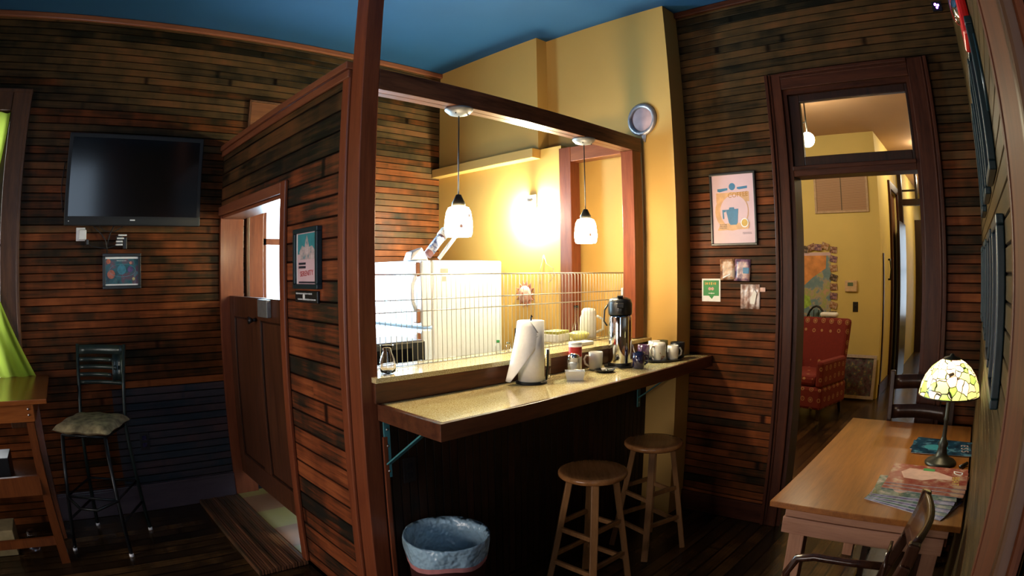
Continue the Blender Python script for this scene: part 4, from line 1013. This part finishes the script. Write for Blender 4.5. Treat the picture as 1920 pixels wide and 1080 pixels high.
mm.tube([(.095*math.cos(q*PI/12)+.005, .04*math.sin(q*PI/12)+.004, z+.001) for q in range(24)], .0012, 5, closed=True)
part('orbit_ring', mm, plain('cyan_print', (.08,.35,.45), .4), t)
for (x, y, r, c) in ((.0,.01,.032,(.03,.16,.24)),(-.075,-.02,.028,(.35,.10,.06)),(.062,.012,.02,(.08,.05,.16)),(.065,.052,.010,(.45,.18,.14)),(-.095,.062,.016,(.40,.10,.04)),(.085,-.05,.010,(.4,.35,.15))):
    part('planet', MB().disc(x,y,z+.0005,r), plain('planet_print', c, .35, var=.4, scale=60), t)
part('caption_marks', scribble(0, .066, z, .07, 1, .006), M['white'], t)
o = thing('wall_outlet', 'black power outlet low on the boarded wall behind the bar chair', 'outlet', (.496,YA-.001,.49))
part('cover_plate', MB().box(-.034,.034,-.006,0,-.06,.06), M['black'], o, bevel=.002); part('socket', MB().box(-.015,.015,-.009,-.006,.010,.038).box(-.015,.015,-.009,-.006,-.038,-.010), M['navy'], o)
o = thing('wall_panel', 'plain brown wood access panel high on the wall above the partition', 'panel', (1.50,YA-.001,2.68))
part('board', MB().box(-.18,.20,-.018,0,-.12,.115), wood('plain_brown_board', (.10,.035,.012), (.20,.075,.028), 'x'), o, bevel=.003)
part('edge_strip', MB().box(-.195,-.181,-.022,0,-.12,.125).box(-.195,.20,-.022,0,.116,.128), M['casing_w'], o, bevel=.002)

# partition poster and sign
t, z = framed('framed_poster', 'narrow black framed poster with red title on the partition', 'poster', (XP-.001,2.455,1.632), RE, .27, .275, .022, .028, M['tealframe'], M['pinkpaper'])
part('sky_area', MB().box(-.10,.11,.02,.112,z,z+.0006), M['tealprint'], t)
part('figure', MB().prism([(-.07,-.005),(.085,-.005),(.09,.035),(.06,.055),(.03,.05),(.015,.085),(.005,.105),(-.01,.085),(-.02,.05),(-.05,.06),(-.08,.03)], z+.0006, z+.0012), M['figure'], t)
part('text_block', MB().box(-.09,-.01,-.028,-.018,z,z+.0006).box(-.09,-.01,-.045,-.034,z,z+.0006).box(-.09,.10,-.112,-.104,z,z+.0006), M['darkprint'], t)
text('title_lettering', 'SERENITY', .034, M['redlabel'], t, (-.0,-.068,z+.001), (0,0,R(3)))
for q in ((-.113,-.105),(.105,.113)): part('inner_mat', MB().box(*q,-.115,.115,z,z+.001), M['white'], t)
o = thing('name_plaque', 'small black plaque with white scribbles under the narrow poster', 'plaque', (XP-.001,2.47,1.459), RE)
part('board', MB().box(-.125,.125,-.027,.027,0,.014), M['black'], o, bevel=.003)
part('white_scribble', scribble(-.02, .014, .014, .18, 1, .008), M['white'], o); part('white_scribble', scribble(.01, -.012, .014, .20, 1, .008), M['white'], o)
part('mark', MB().disc(-.02,0,.014,.012,.016), M['white'], o)

# east wall poster and flyers
t, z = framed('coffee_poster', 'pink coffee poster in a black frame on the dark boards', 'poster', (XC-.001,1.465,1.938), RE, .315, .445, .014, .018, M['frame'], M['pinkpaper'])
part('banner', MB().prism([(-.105,.125),(-.035,.128),(-.035,.115),(-.09,.105),(-.105,.11)], z, z+.0006).prism([(.03,.13),(.10,.135),(.10,.12),(.045,.115),(.03,.12)], z, z+.0006).disc(-.003,.135,z,.022), M['blueprint'], t)
part('glow_patch', MB().disc(-.01,-.015,z+.0007,.115,.118), M['orangep'], t); part('glow_band', MB().box(-.115,.11,.04,.10,z,z+.0006), M['orangep'], t)
part('cup_circle', MB().disc(.005,-.015,z+.0014,.095,.098), M['pinkpaper'], t)
part('counter_band', MB().prism([(-.11,-.13),(.10,-.125),(.11,-.085),(-.09,-.09)], z+.0021, z+.0027), M['orangep'], t)
part('coffee_pot', MB().prism([(-.05,-.005),(.035,-.002),(.028,-.085),(.02,-.098),(-.02,-.098),(-.032,-.085)], z+.0028, z+.0036).prism([(-.075,-.005),(-.05,-.005),(-.052,-.018),(-.065,-.02),(-.062,-.06),(-.072,-.06)], z+.0028, z+.0036).prism([(-.03,-.005),(.01,-.005),(.005,.008),(-.025,.008)], z+.0028,z+.0036), M['blueprint'], t)
part('cup_print', MB().disc(.075,-.088,z+.0028,.026,.028), M['white'], t); part('coffee_print', MB().disc(.075,-.088,z+.0035,.020,.022), M['gold'], t)
text('title_lettering', 'COFFEE', .040, plain('dark_gold_print', (.40,.17,.01), .5), t, (.035,.082,z+.0022), (0,0,R(3)))
part('small_marks', scribble(-.07, -.105, z+.0028, .05, 3, .006), M['darkprint'], t); part('small_marks', scribble(.09, -.15, z, .06, 2, .004), M['darkprint'], t)
for (yc, zc, w_, h_, mt, an, lab) in ((1.515,1.573,.10,.125,PH[2],R(3),'glossy orange snapshot card on the boards under the coffee poster'), (1.413,1.568,.105,.13,PH[1],R(-2),'glossy purple snapshot card between the orange one and the door')):
    o = thing('photo_card', lab, 'photo', (XC-.001,yc,zc), RE); o.rotation_euler.rotate_axis('Z', an)
    part('print', MB().grid(lambda u, v: ((u-.5)*w_, (v-.5)*h_, .004+.012*(1-v)**2), 4, 6), mt, o, solid=.001)
    if yc > 1.45: part('white_flash', MB().bar((-.03,-.05,.018),(.02,-.03,.014), .008, .002, up=(0,0,1)), M['white'], o)
    else: part('blue_patch', MB().box(.005,.045,-.02,.015,.008,.012), M['blueprint'], o)
o = thing('green_flyer', 'green and white flyer on the boards beside the yellow column', 'flyer', (XC-.001,1.632,1.446), RE)
part('sheet', MB().box(-.065,.065,-.07,.07,.001,.003), M['white'], o); part('print_area', MB().box(-.055,.055,-.035,.060,.003,.0036).prism([(-.015,-.035),(.02,-.035),(.005,-.055)], .003,.0036), M['green'], o)
part('gold_scribble', scribble(0, .040, .0036, .085, 1, .018), M['gold'], o); part('logo', MB().disc(-.01,.008,.0036,.010).disc(.010,.008,.0036,.010), M['skin'], o); part('white_scribble', scribble(.003, -.02, .0036, .04, 1, .009), M['white'], o)
o = thing('folded_print', 'pinkish folded print with a side tab nearest the door casing', 'flyer', (XC-.001,1.362,1.410), RE)
part('sheet', MB().grid(lambda u, v: ((u-.5)*.13, (v-.5)*.145, .003+.003*math.sin(u*22)), 24, 3), M['mapfab'], o, solid=.001)
part('pale_area', MB().prism([(.0,-.04),(.03,-.045),(.045,.02),(.03,.04),(.005,0)], .008,.009), M['ceramic'], o); part('side_tab', MB().box(.065,.10,.03,.055,.001,.004), M['skin'], o)

# violet led and fire alarm
o = thing('led_fixture', 'small violet led light high in the corner by the red alarm', 'light', (XC-.001,.0,3.035), RE)
part('housing', MB().box(-.03,.03,-.03,.03,0,.012), M['black'], o); part('led_cluster', MB().disc(-.008,.010,.012,.008,th=.004).disc(.009,.004,.012,.007,th=.004).disc(0,-.010,.012,.007,th=.004), M['led'], o)
o = thing('fire_alarm', 'red fire alarm with clear strobe high on the near side wall', 'alarm', (1.38,YD+.001,2.185), RS)
part('housing', MB().box(-.065,.065,-.12,.12,0,.026), M['red'], o, bevel=.009)
part('strobe_lens', MB().lathe([(.040*math.cos(q*PI/16), .026+.018*math.sin(q*PI/16)) for q in range(9)], c=(.0,-.03,0), seg=24), M['glass'], o, label='clear domed strobe lens')
part('reflector', MB().lathe([(.038,.0265),(.030,.033),(.018,.039),(.001,.041)], c=(0,-.03,0), seg=16), M['chrome'], o)
for k, ch in enumerate('FIRE'): text('lettering', ch, .030, M['white'], o, (-.035,.095-.030*k,.0262))
solo('conduit_pipe', MB().tube([(0,0,1.86),(0,0,2.02)], .0035, 8), M['tealframe'], 'thin teal conduit running down the side wall below the alarm', 'pipe', (1.20,YD+.008,0))
# frames on the side wall
for (x, zt, zb, lab) in ((1.30,1.66,1.30,'dark frame at the window-board end of the lower row on the side wall'),(1.70,1.66,1.32,'second dark frame in the lower row on the side wall'),(2.15,1.66,1.34,'third dark frame in the lower row on the side wall'),(2.65,1.66,1.36,'dark frame at the lamp end of the lower row on the side wall'),
                         (1.42,2.10,1.76,'dark frame at the window-board end of the upper row on the side wall'),(1.82,2.14,1.76,'second dark frame in the upper row on the side wall'),(2.30,2.14,1.76,'dark frame at the lamp end of the upper row on the side wall')):
    framed('picture_frame', lab, 'picture', (x,YD+.001,(zt+zb)/2), RS, .26, zt-zb, .02, .018, M['tealframe'], M['darkprint'], group='frames on the side wall')

# ---------------------------------------------------------------- window curtain
def cur(u, v):
    # v 0 top .. 1 bottom
    if v < .55: xr = -.462-.10*math.sin(v/.55*PI/2)**2
    else: xr = -.562+.33*((v-.55)/.45)**1.15
    xl = -1.02 if v < .55 else -1.02+.1*(v-.55)
    x = xl+(xr-xl)*u
    y = YA-.035-.018*math.sin(u*38)-.03*(v > .55)*((v-.55)/.45)
    return (x, y, 2.60-1.62*v)
ct = thing('green_curtain', 'lime green curtain tied back at the window beside the television', 'curtain')
part('cloth', MB().grid(cur, 60, 26), M['curtain'], ct)
part('tieback', MB().tube([(-1.03,YA-.07,1.72),(-.8,YA-.085,1.70),(-.555,YA-.075,1.74),(-.46,YA-.03,1.78)], .008, 8), M['black'], ct, label='black tieback band')

# ---------------------------------------------------------------- left table, bar chair
lt = thing('bar_table', 'glossy orange-brown bar-height table under the curtained window', 'table', (-.60,3.50,0))
part('table_top', MB().box(-.75,.46,-.40,.40,.955,.98), M['table'], lt, bevel=.004)
for q in ((-.372,-.352),(.352,.372)): part('apron', MB().box(-.70,.375,*q,.865,.954), M['table'], lt)
part('apron', MB().box(.360,.380,-.35,.35,.865,.954), M['table'], lt)
for q in (.93,.90): part('bolt', MB().tube([(.345,-.373,q),(.345,-.378,q)], .006, 8), M['steel'], lt)
for sx, sy in ((1,-1),(1,1),(-1,-1),(-1,1)):
    xa = .345 if sx > 0 else -.65
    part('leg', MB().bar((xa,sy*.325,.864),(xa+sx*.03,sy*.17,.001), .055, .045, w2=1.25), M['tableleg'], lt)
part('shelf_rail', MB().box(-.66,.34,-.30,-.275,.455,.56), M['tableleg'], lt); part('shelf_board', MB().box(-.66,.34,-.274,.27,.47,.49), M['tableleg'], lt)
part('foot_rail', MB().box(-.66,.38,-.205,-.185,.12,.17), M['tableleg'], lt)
solo('cardboard_box', MB().box(-.12,.12,-.10,.10,0,.16), M['cardboard'], 'small beige box on the floor under the orange-brown table', 'box', (-.66,3.58,.001), bevel=.004)
solo('dark_crate', MB().box(-.1,.1,-.1,.1,0,.13), M['black'], 'dark box on the shelf of the orange-brown table', 'box', (-.55,3.47,.491), bevel=.004)
solo('glass_jar', MB().lathe([(.001,0),(.04,0),(.045,.03),(.04,.10),(.028,.12),(.001,.12)]), M['glass'], 'dim glass jar on the floor under the orange-brown table', 'jar', (-.43,3.55,.001))

bc = thing('bar_chair', 'black metal bar chair with a tan padded seat', 'chair', (.118,3.54,0), (0,0,0))
F = Vector((-.48,-.877,0)).normalized(); Rr = Vector((.877,-.48,0)).normalized()
def cp(r, f, z): return tuple(Rr*r+F*f+Vector((0,0,z)))
SH = .70
for sr in (-1,1):
    part('leg', MB().tube([cp(sr*.15,.15,SH),cp(sr*.20,.20,0)], .012, 8), M['blackm'], bc)
    part('back_post', MB().tube([cp(sr*.20,-.20,0),cp(sr*.165,-.155,SH),cp(sr*.165,-.19,.90),cp(sr*.175,-.235,1.17)], .012, 8), M['chairm'], bc)
fr_ = MB()
ring_ = [cp(.15,.15,SH),cp(-.15,.15,SH),cp(-.16,-.15,SH),cp(.16,-.15,SH)]
fr_.tube(ring_, .010, 8, closed=True); part('seat_frame', fr_, M['blackm'], bc)
m = MB()
for za in (.20,.34):
    k = 1-za/SH*.25
    q = [cp(.2*k,.2*k,za),cp(-.2*k,.2*k,za),cp(-.2*k,-.2*k,za),cp(.2*k,-.2*k,za)]
    m.tube(q, .008, 8, closed=True) if za > .3 else m.tube([q[0],q[3]], .008, 8).tube([q[1],q[2]], .008, 8)
m.tube([cp(-.18,.18,.34),cp(-.06,.25,.30),cp(.06,.25,.30),cp(.18,.18,.34)], .009, 8)
part('stretcher', m, M['blackm'], bc)
def slat(z0, z1, b0=-.16, b1=.16):
    def fn(u, v):
        z = z0+(z1-z0)*v; r = b0+(b1-b0)*u
        t_ = (z-.70)/.47; f = -.155-.08*t_-.03*(1-(2*u-1)**2)
        return cp(r, f, z)
    return fn
for z0, z1, b1 in ((1.11,1.165,.16),(1.065,1.09,.09),(1.02,1.045,.12),(.975,1.0,.08),(.93,.955,.16)): part('back_slat', MB().grid(slat(z0,z1,-.16,b1), 8, 1), M['chairm'], bc, solid=.006)
part('back_plate', MB().grid(slat(.955,1.11,.09,.16), 4, 3), M['chairm'], bc, solid=.006)
def cush(u, v, top=True):
    a = (u-.5)*2; b = (v-.5)*2; e = (1-abs(a)**4)*(1-abs(b)**4)
    return cp(a*.20, b*.20+.01, SH+.035+(.045*e**.5 if top else -.022*e**.3)+.004*math.sin(u*17)*math.sin(v*15))
part('seat_cushion', MB().grid(lambda u, v: cush(u, v), 16, 16).grid(lambda u, v: cush(u, v, False), 16, 16), M['cushion'], bc, label='tan and brown mottled seat pad')
for sr, sf in ((1,1),(-1,1),(1,-1),(-1,-1)): part('foot_cap', MB().lathe([(.001,.001),(.016,.001),(.014,.018),(.001,.018)], c=cp(sr*.2,sf*.2,0), seg=12), M['white'], bc)

# ---------------------------------------------------------------- wooden stools
def stool(x, y, lab, rot=0.0, h=.65):
    s = thing('wooden_stool', lab, 'stool', (x,y,0), (0,0,math.atan2(-y,-x)+rot), 'round wooden stools at the bar')
    part('seat', MB().lathe([(.001,h-.032),(.150,h-.032),(.161,h-.024),(.164,h-.014),(.160,h-.003),(.150,h),(.10,h-.003),(.001,h-.006)], seg=40), M['stoolseat'], s)
    pts = []
    for k in range(4):
        a_ = k*PI/2; ca, sa = math.cos(a_), math.sin(a_)
        top = (.105*ca,.105*sa,h-.033); bot = (.205*ca,.205*sa,.0)
        pts.append((top, bot)); part('leg', MB().bar(top, bot, .036, .030, up=(ca,sa,0), w2=1.0), M['stool'], s, bevel=.004)
    for k in range(4):
        for z in ((.20,.38) if k % 2 == 0 else (.165,.345)):
            q = []
            for j in (k, (k+1) % 4):
                t_ = (h-z)/h; (tx,ty,tz),(bx,by,bz) = pts[j]; q.append((tx+(bx-tx)*t_, ty+(by-ty)*t_, z))
            part('rung', MB().bar(q[0], q[1], .018, .024), M['stool'], s, bevel=.003)
stool(2.088,1.60,'round wooden stool closer to the waste bin at the bar', R(6))
stool(2.672,1.635,'round wooden stool farther along the bar beside the yellow column', R(-2))

# ---------------------------------------------------------------- waste bin
bn = thing('waste_bin', 'round waste bin with a white plastic liner below the counter end', 'bin', (1.375,1.798,0))
part('bucket', MB().lathe([(.001,.001),(.130,.001),(.135,.01),(.170,.465),(.172,.468),(.165,.468),(.128,.02),(.001,.012)], seg=40), plain('dark_red_plastic', (.05,.015,.015), .4), bn)
def liner(u, v):
    a_ = u*2*PI; w_ = .0016*math.sin(a_*9+5*v)+.0012*math.sin(a_*23+7*v)+.0012*math.sin(a_*5+11*v)
    if v < .5:   # inside
        q = v/.5; r = .118+.050*q+w_*.4; z = .20+.297*q
    else:
        q = (v-.5)/.5; r = .180+.004*math.sin(q*PI)+w_*.7-.008*q; z = .497-.085*q-.035*q*(.5+.5*math.sin(a_*1+4.2))-.010*q*math.sin(a_*4+1)
    return (r*math.cos(a_), r*math.sin(a_), z)
part('liner_hem', MB().grid(lambda u, v: tuple(q*1.004 if i < 2 else q for i, q in enumerate(liner(u, .90+.10*v))), 72, 2), plain('pink_tinted_hem', (.50,.20,.20), .35), bn, label='pinkish hem where the red bucket shows through the bag')
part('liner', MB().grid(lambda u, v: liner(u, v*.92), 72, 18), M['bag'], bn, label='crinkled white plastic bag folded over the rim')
part('trash', MB().lathe([(.001,.24),(.06,.25),(.116,.205)], seg=20), plain('crumpled_waste', (.10,.11,.06), .8, var=.5, scale=20, bump=1), bn)

# ---------------------------------------------------------------- desk, chairs, lamp, magazines
DZT = .775
dk = thing('wooden_desk', 'amber wooden desk against the side wall', 'desk', (1.856,0,0))
part('desk_top', MB().box(0,1.335,-.070,.638,DZT-.022,DZT), M['desk'], dk, bevel=.003)
part('apron', MB().box(.035,.055,-.03,.585,DZT-.062,DZT-.023), M['pine'], dk, bevel=.003)
part('apron', MB().box(.030,.055,-.02,.590,DZT-.125,DZT-.063), M['pine'], dk, bevel=.003)
for q in ((.566,.585),(-.03,-.010)): part('side_rail', MB().box(.056,1.30,*q,DZT-.10,DZT-.023), M['redx'], dk)
for x in (.056,1.24):
    for y in (.505,-.009): part('leg', MB().box(x,x+.055,y,y+.06,0,DZT-.1 if x < .1 and False else DZT-.023), M['pinez'], dk, bevel=.003)
# ladder-back chair beyond the desk
lb = thing('ladder_back_chair', 'dark ladder-back chair at the far end of the amber desk', 'chair', (3.235,.243,0))
for s in (-1,1): part('back_post', MB().bar((0,s*.185,0),(.005,s*.185,1.04), .028, .032), M['dk'], lb, bevel=.004)
for z in (.62,.78,.94): part('back_slat', MB().grid(lambda u, v, z=z: (.002+.012*math.sin(u*PI), -.172+.344*u, z+.075*v+.01*math.sin(u*PI)), 8, 1), M['dk'], lb, solid=.010)
part('seat', MB().box(-.36,.015,-.175,.19,.43,.455), M['dk'], lb, bevel=.006)
for s in (-1,1): part('leg', MB().bar((-.33,s*.16,0),(-.33,s*.16,.429), .032), M['dk'], lb)
for q in ((-.168,-.152),(.152,.168)): part('stretcher', MB().box(-.33,0,*q,.18,.205), M['dk'], lb)
# armchair (wooden) nearest, turned sideways
dw = wood('near_chair_wood', (.018,.007,.004), (.055,.020,.010), 'z', rough=.2, coat=.8)
nc = thing('wooden_armchair', 'dark curved wooden armchair in front of the desk end', 'chair', (1.54,.22,0), (0,0,R(2)))
def stile(x): return [(x,-.02,.42),(x,-.045,.55),(x,-.075,.68),(x,-.115,.78),(x,-.145,.87),(x,-.155,.93)]
m = MB()
for sx in (-.19,.19):
    m = MB(); q = stile(sx)
    for i in range(len(q)-1): m.bar(q[i], q[i+1], .034, .030, up=(1,0,0))
    part('back_post', m, dw, nc, bevel=.006)
def crest(z0, z1):
    def fn(u, v):
        z = z0+(z1-z0)*v; y = -.075-.08*min(1,(z-.68)/.25)-.028*math.sin(u*PI)
        return (-.185+.37*u, y, z)
    return fn
part('crest_rail', MB().grid(crest(.80,.93), 10, 4), dw, nc, solid=.020)
part('back_splat', MB().grid(lambda u, v: (-.05+.10*u, -.02-.06*v-.02*math.sin(v*PI), .46+.36*v), 3, 8), dw, nc, solid=.010)
part('seat', MB().box(-.21,.21,-.03,.37,.42,.45), dw, nc, bevel=.012)
for sx in (-.20,.20):
    part('armrest', MB().tube([(sx,-.075,.66),(sx,.05,.655),(sx,.18,.655),(sx,.24,.64),(sx,.27,.58),(sx,.26,.50),(sx,.25,.45)], [.014,.013,.014,.015,.014,.013,.014], 10), dw, nc)
    part('leg', MB().bar((sx*.9,.33,.42),(sx,.36,0), .034, w2=.7), dw, nc)
    part('leg', MB().bar((sx*.9,0,.42),(sx,-.05,0), .034, w2=.7), dw, nc)

# lamp
lp = thing('table_lamp', 'lit stained-glass table lamp with leaf pattern on the amber desk', 'lamp', (2.515,.066,DZT+.0005))
part('base', MB().lathe([(.001,0),(.074,0),(.076,.006),(.066,.016),(.040,.026),(.026,.040),(.020,.07),(.024,.085),(.016,.10),(.011,.115)], seg=32), M['brass'], lp)
part('stem', MB().lathe([(.011,.115),(.009,.18),(.013,.19),(.009,.20),(.008,.40)], seg=16), M['brass'], lp)
part('shade', MB().lathe([(.140,.290),(.141,.298),(.133,.335),(.117,.370),(.092,.402),(.062,.424),(.042,.434),(.038,.436)], seg=48), M['tiffany'], lp, label='leaf and flower stained-glass dome')
part('rim_band', MB().lathe([(.142,.288),(.143,.294),(.140,.294),(.140,.288)], seg=48, closed=True), M['brass'], lp)
part('cap', MB().lathe([(.042,.435),(.038,.442),(.012,.448),(.008,.456),(.001,.458)], seg=24), M['brass'], lp)
part('pull_chain', MB().tube([(.02,.03,.37),(.022,.035,.23)], .0015, 6), M['brass'], lp)
part('bulb', MB().lathe([(.001,.33),(.014,.335),(.024,.36),(.02,.385),(.010,.40)], seg=16), emis('small_bulb_glow', (1,.85,.55), 30), lp)
point('lamp_glow', (2.515-.035,.066+.03,DZT+.365), 2.0, (1,.80,.48), .015)

# magazines (built flat, slightly fanned)
MZ = DZT+.0006
def magazine(x, y, ang, w_, h_, z, mat, lab, lift=0, grp=None, extra=None):
    t = thing('magazine', lab, 'magazine', (x,y,z), (0,0,ang), grp)
    part('cover', MB().box(-w_/2,w_/2,-h_/2,h_/2,.002,.003), mat, t)
    part('page_block', MB().box(-w_/2+.001,w_/2-.001,-h_/2+.001,h_/2-.001,0,.0019), M['white'], t)
    if extra: extra(t)
    return t
def head(txt, size, mat, x, y):
    return lambda t: text('title_lettering', txt, size, mat, t, (x,y,.0032), (0,0,0), ext=.0002)
T90 = R(90)
grp = 'magazines fanned on the desk'
wt_ = ['lowest', 'second', 'third', 'fourth', 'fifth', 'sixth', 'topmost']
# fan at the near end: covers turned so their titles point to the wall
fan = [(2.00,.105,.0),(2.022,.108,.0),(2.044,.112,.0),(2.066,.118,0),(2.09,.122,0),(2.115,.126,0)]
for i, (x, y, q) in enumerate(fan):
    magazine(x+.045-.006*i, y+.022-.003*i, T90+R(-21+4.5*i), .33, .21, MZ+i*.0032, M['mag'][i % 2],
             'glossy magazine in the near fan, %s from the desk end' % ['first','second','third','fourth','fifth','sixth'][i], grp=grp,
             extra=lambda t, i=i: (part('photo_block', MB().disc(.02+.02*(i%3),.02,.003,.035,.05,th=.0004), M['skin'], t), part('stripe', MB().box(-.155,-.03,-.09,-.078,.003,.0034).box(-.155,-.06,-.07,-.062,.003,.0034), M['white' if i % 2 else 'darkprint'], t), part('stripe', MB().box(-.15,-.08,.03,.06,.003,.0034), M['redlabel' if i % 2 else 'green'], t)))
def beat(t):
    part('photo_block', MB().prism([(-.02,-.06),(.09,-.07),(.12,-.02),(.10,.05),(.02,.06),(-.03,.03),(-.10,.03),(-.10,-.01)], .003, .0034), M['skin'], t)
    part('photo_block', MB().box(-.02,.03,-.085,-.055,.0035,.0039), M['green'], t)
    text('title_lettering', 'BEAT', .042, M['gold'], t, (-.115,.035,.0036), (0,0,T90), ext=.0002)
    text('title_lettering', 'D', .060, M['white'], t, (-.120,-.065,.0036), (0,0,T90), ext=.0002, shear=.3)
for i in range(3):
    magazine(2.19+.028*i, .098, T90+R(-4+2*i), .33, .235, MZ+.020+.0034*i, M['mag'][2], ['red magazine at the bottom of the middle stack','red magazine in the middle of the middle stack','red music magazine on top with a gold title'][i], grp=grp, extra=beat if i == 2 else None)
def ess(t):
    for k, c in enumerate('ESS'): text('title_lettering', c, .055, M['skin'], t, (-.115,-.05+.045*k,.0036), (0,0,T90), ext=.0002)
    part('photo_block', MB().disc(.03,.0,.003,.06,.045,th=.0003), M['tealprint'], t)
for i in range(2):
    magazine(2.78-.05*i, .075, T90+R(-6+9*i), .30, .21, MZ+.0034*i, M['mag'][3], ['dark blue magazine underneath behind the lamp','dark blue magazine with pale block letters behind the lamp'][i], grp='dark magazines behind the lamp', extra=ess if i else None)
solo('marker_pen', MB().tube([(0,0,0),(.055,-.03,0)], .008, 10), M['black'], 'black marker pen on the desk by the wall', 'pen', (2.46,-.030,DZT+.0095))
